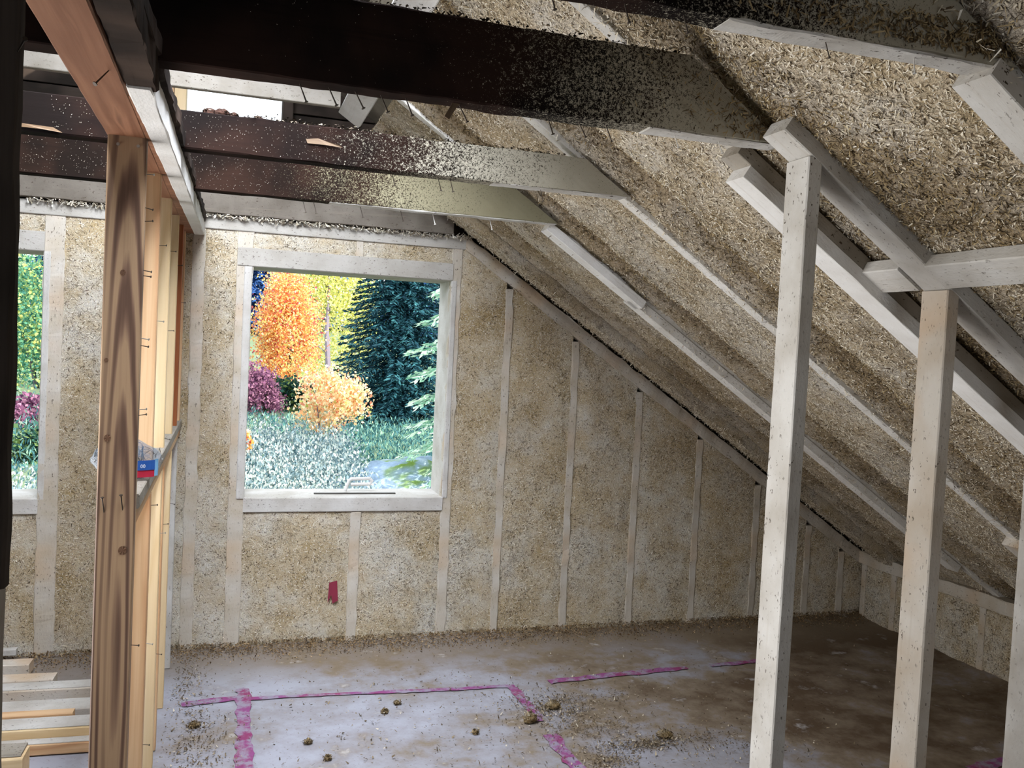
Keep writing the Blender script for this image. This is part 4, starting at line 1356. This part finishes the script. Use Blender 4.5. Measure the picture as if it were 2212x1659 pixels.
# trees seen in the left window
gl = [(-5.4, 24, 3.6, 'tallest green tree seen through the left window'), (-4.2, 26, 3.0, 'green and gold tree at the right side of the left window'), (-6.4, 30, 3.2, 'far green tree behind the others in the left window')]
for i, (x, y, zt, lab) in enumerate(gl):
    broadleaf('green_tree', (x, y, -0.6), (x, y, 1.7), (1.1, 0.8, 2.1), 9000, 0.08, L_GREEN, lab, 300 + i, 80, BARK, 2, 'green trees in the left window', trad=0.07)
for i, (x, y, zt, m_, lab) in enumerate(((-2.4, 25, 1.5, L_GREEN, 'green tree outside between the two windows'), (-0.9, 27, 1.4, L_YELLOW, 'yellow tree outside just left of the tall maple'), (-1.6, 21, 0.4, L_DARK, 'dark low tree outside between the two windows'))):
    broadleaf('edge_tree', (x, y, -0.6), (x, y, zt), (1.0, 0.7, zt + 0.4), 5000, 0.08, m_, lab, 330 + i, 60, BARK, 2, 'autumn trees outside', trad=0.06)
tufts('meadow_grass', -6.0, 0.8, 12, 22, 14000, 0.4, L_GRASS, 'meadow grass outside left of the silvery weeds', 'grass', 74)
broadleaf('pink_bush', (-3.5, 18, -0.6), (-3.5, 18, -0.2), (0.6, 0.5, 0.45), 2000, 0.08, L_PINK, 'pink bush low in the left window', 310, 20, DBARK, 2, 'bushes outside', 'bush', 0.02)
broadleaf('blue_bush', (-2.85, 14, -0.6), (-2.85, 14, -0.25), (0.6, 0.4, 0.35), 2000, 0.07, L_DARK, 'blue-shaded bush below the pink one in the left window', 311, 20, DBARK, 2, 'bushes outside', 'bush', 0.02)

# rock outcrop with moss
nu, nv = 60, 30
V = []
for j in range(nv + 1):
    ph = PI / 2 * j / nv
    for i in range(nu):
        a = 2 * PI * i / nu
        d = np.array([math.cos(ph) * math.cos(a), math.cos(ph) * math.sin(a), math.sin(ph)])
        k = 1 + 0.16 * float(fbm(d[0] * 2.2 + 4, d[1] * 2.2, d[2] * 2.2, 4))
        V.append((d[0] * 1.25 * k, d[1] * 1.1 * k, d[2] * 0.50 * k))
F = [(j * nu + i, j * nu + (i + 1) % nu, (j + 1) * nu + (i + 1) % nu, (j + 1) * nu + i) for j in range(nv) for i in range(nu)]
m, nt, bs = newmat('blue_grey_rock', 0.9, 0.2)
q = NB(nt)
n1 = q.noise(3, 5, 0.65)
col = q.ramp(n1, [(0.3, srgb('#6f8296')), (0.5, srgb('#8ea3bb')), (0.7, srgb('#b4c3d3'))])
n2 = q.noise(2.0, 3)
g = q.n('ShaderNodeNewGeometry')
sp_ = q.n('ShaderNodeSeparateXYZ')
q.lk(g.outputs['Normal'], sp_.inputs[0])
mo = q.math('MULTIPLY', q.maprange(sp_.outputs[2], 0.75, 0.95), q.maprange(n2, 0.5, 0.6))
col = q.mix(mo, col, srgb('#6f8a3a'))
q.lk(col, bs.inputs['Base Color'])
q.bump(n1, bs, 0.8, 0.1)
tag(mk('rock', V, F, m, None, Matrix.Translation((2.08, 11.9, -0.55)) @ Matrix.Rotation(-0.3, 4, 'Y'), smooth=True), 'rounded blue-grey rock outcrop with moss below the spruce', 'rock')
# overhead wires
for i, (z, dz) in enumerate(((3.0, 0.1), (2.2, 0.12))):
    trunk('wire', [(-9, 28 + i * .01, z - 0.35), (-3, 28, z - 0.1), (1.6, 28, z + 0.05)], [0.012] * 3, BARK, None, 5)
    w = COL.objects[-1]
    tag(w, 'upper thin overhead wire outside at the left' if i == 0 else 'lower thin overhead wire outside at the left', 'wire', 'overhead wires')
    w.data.transform(Matrix.Identity(4))
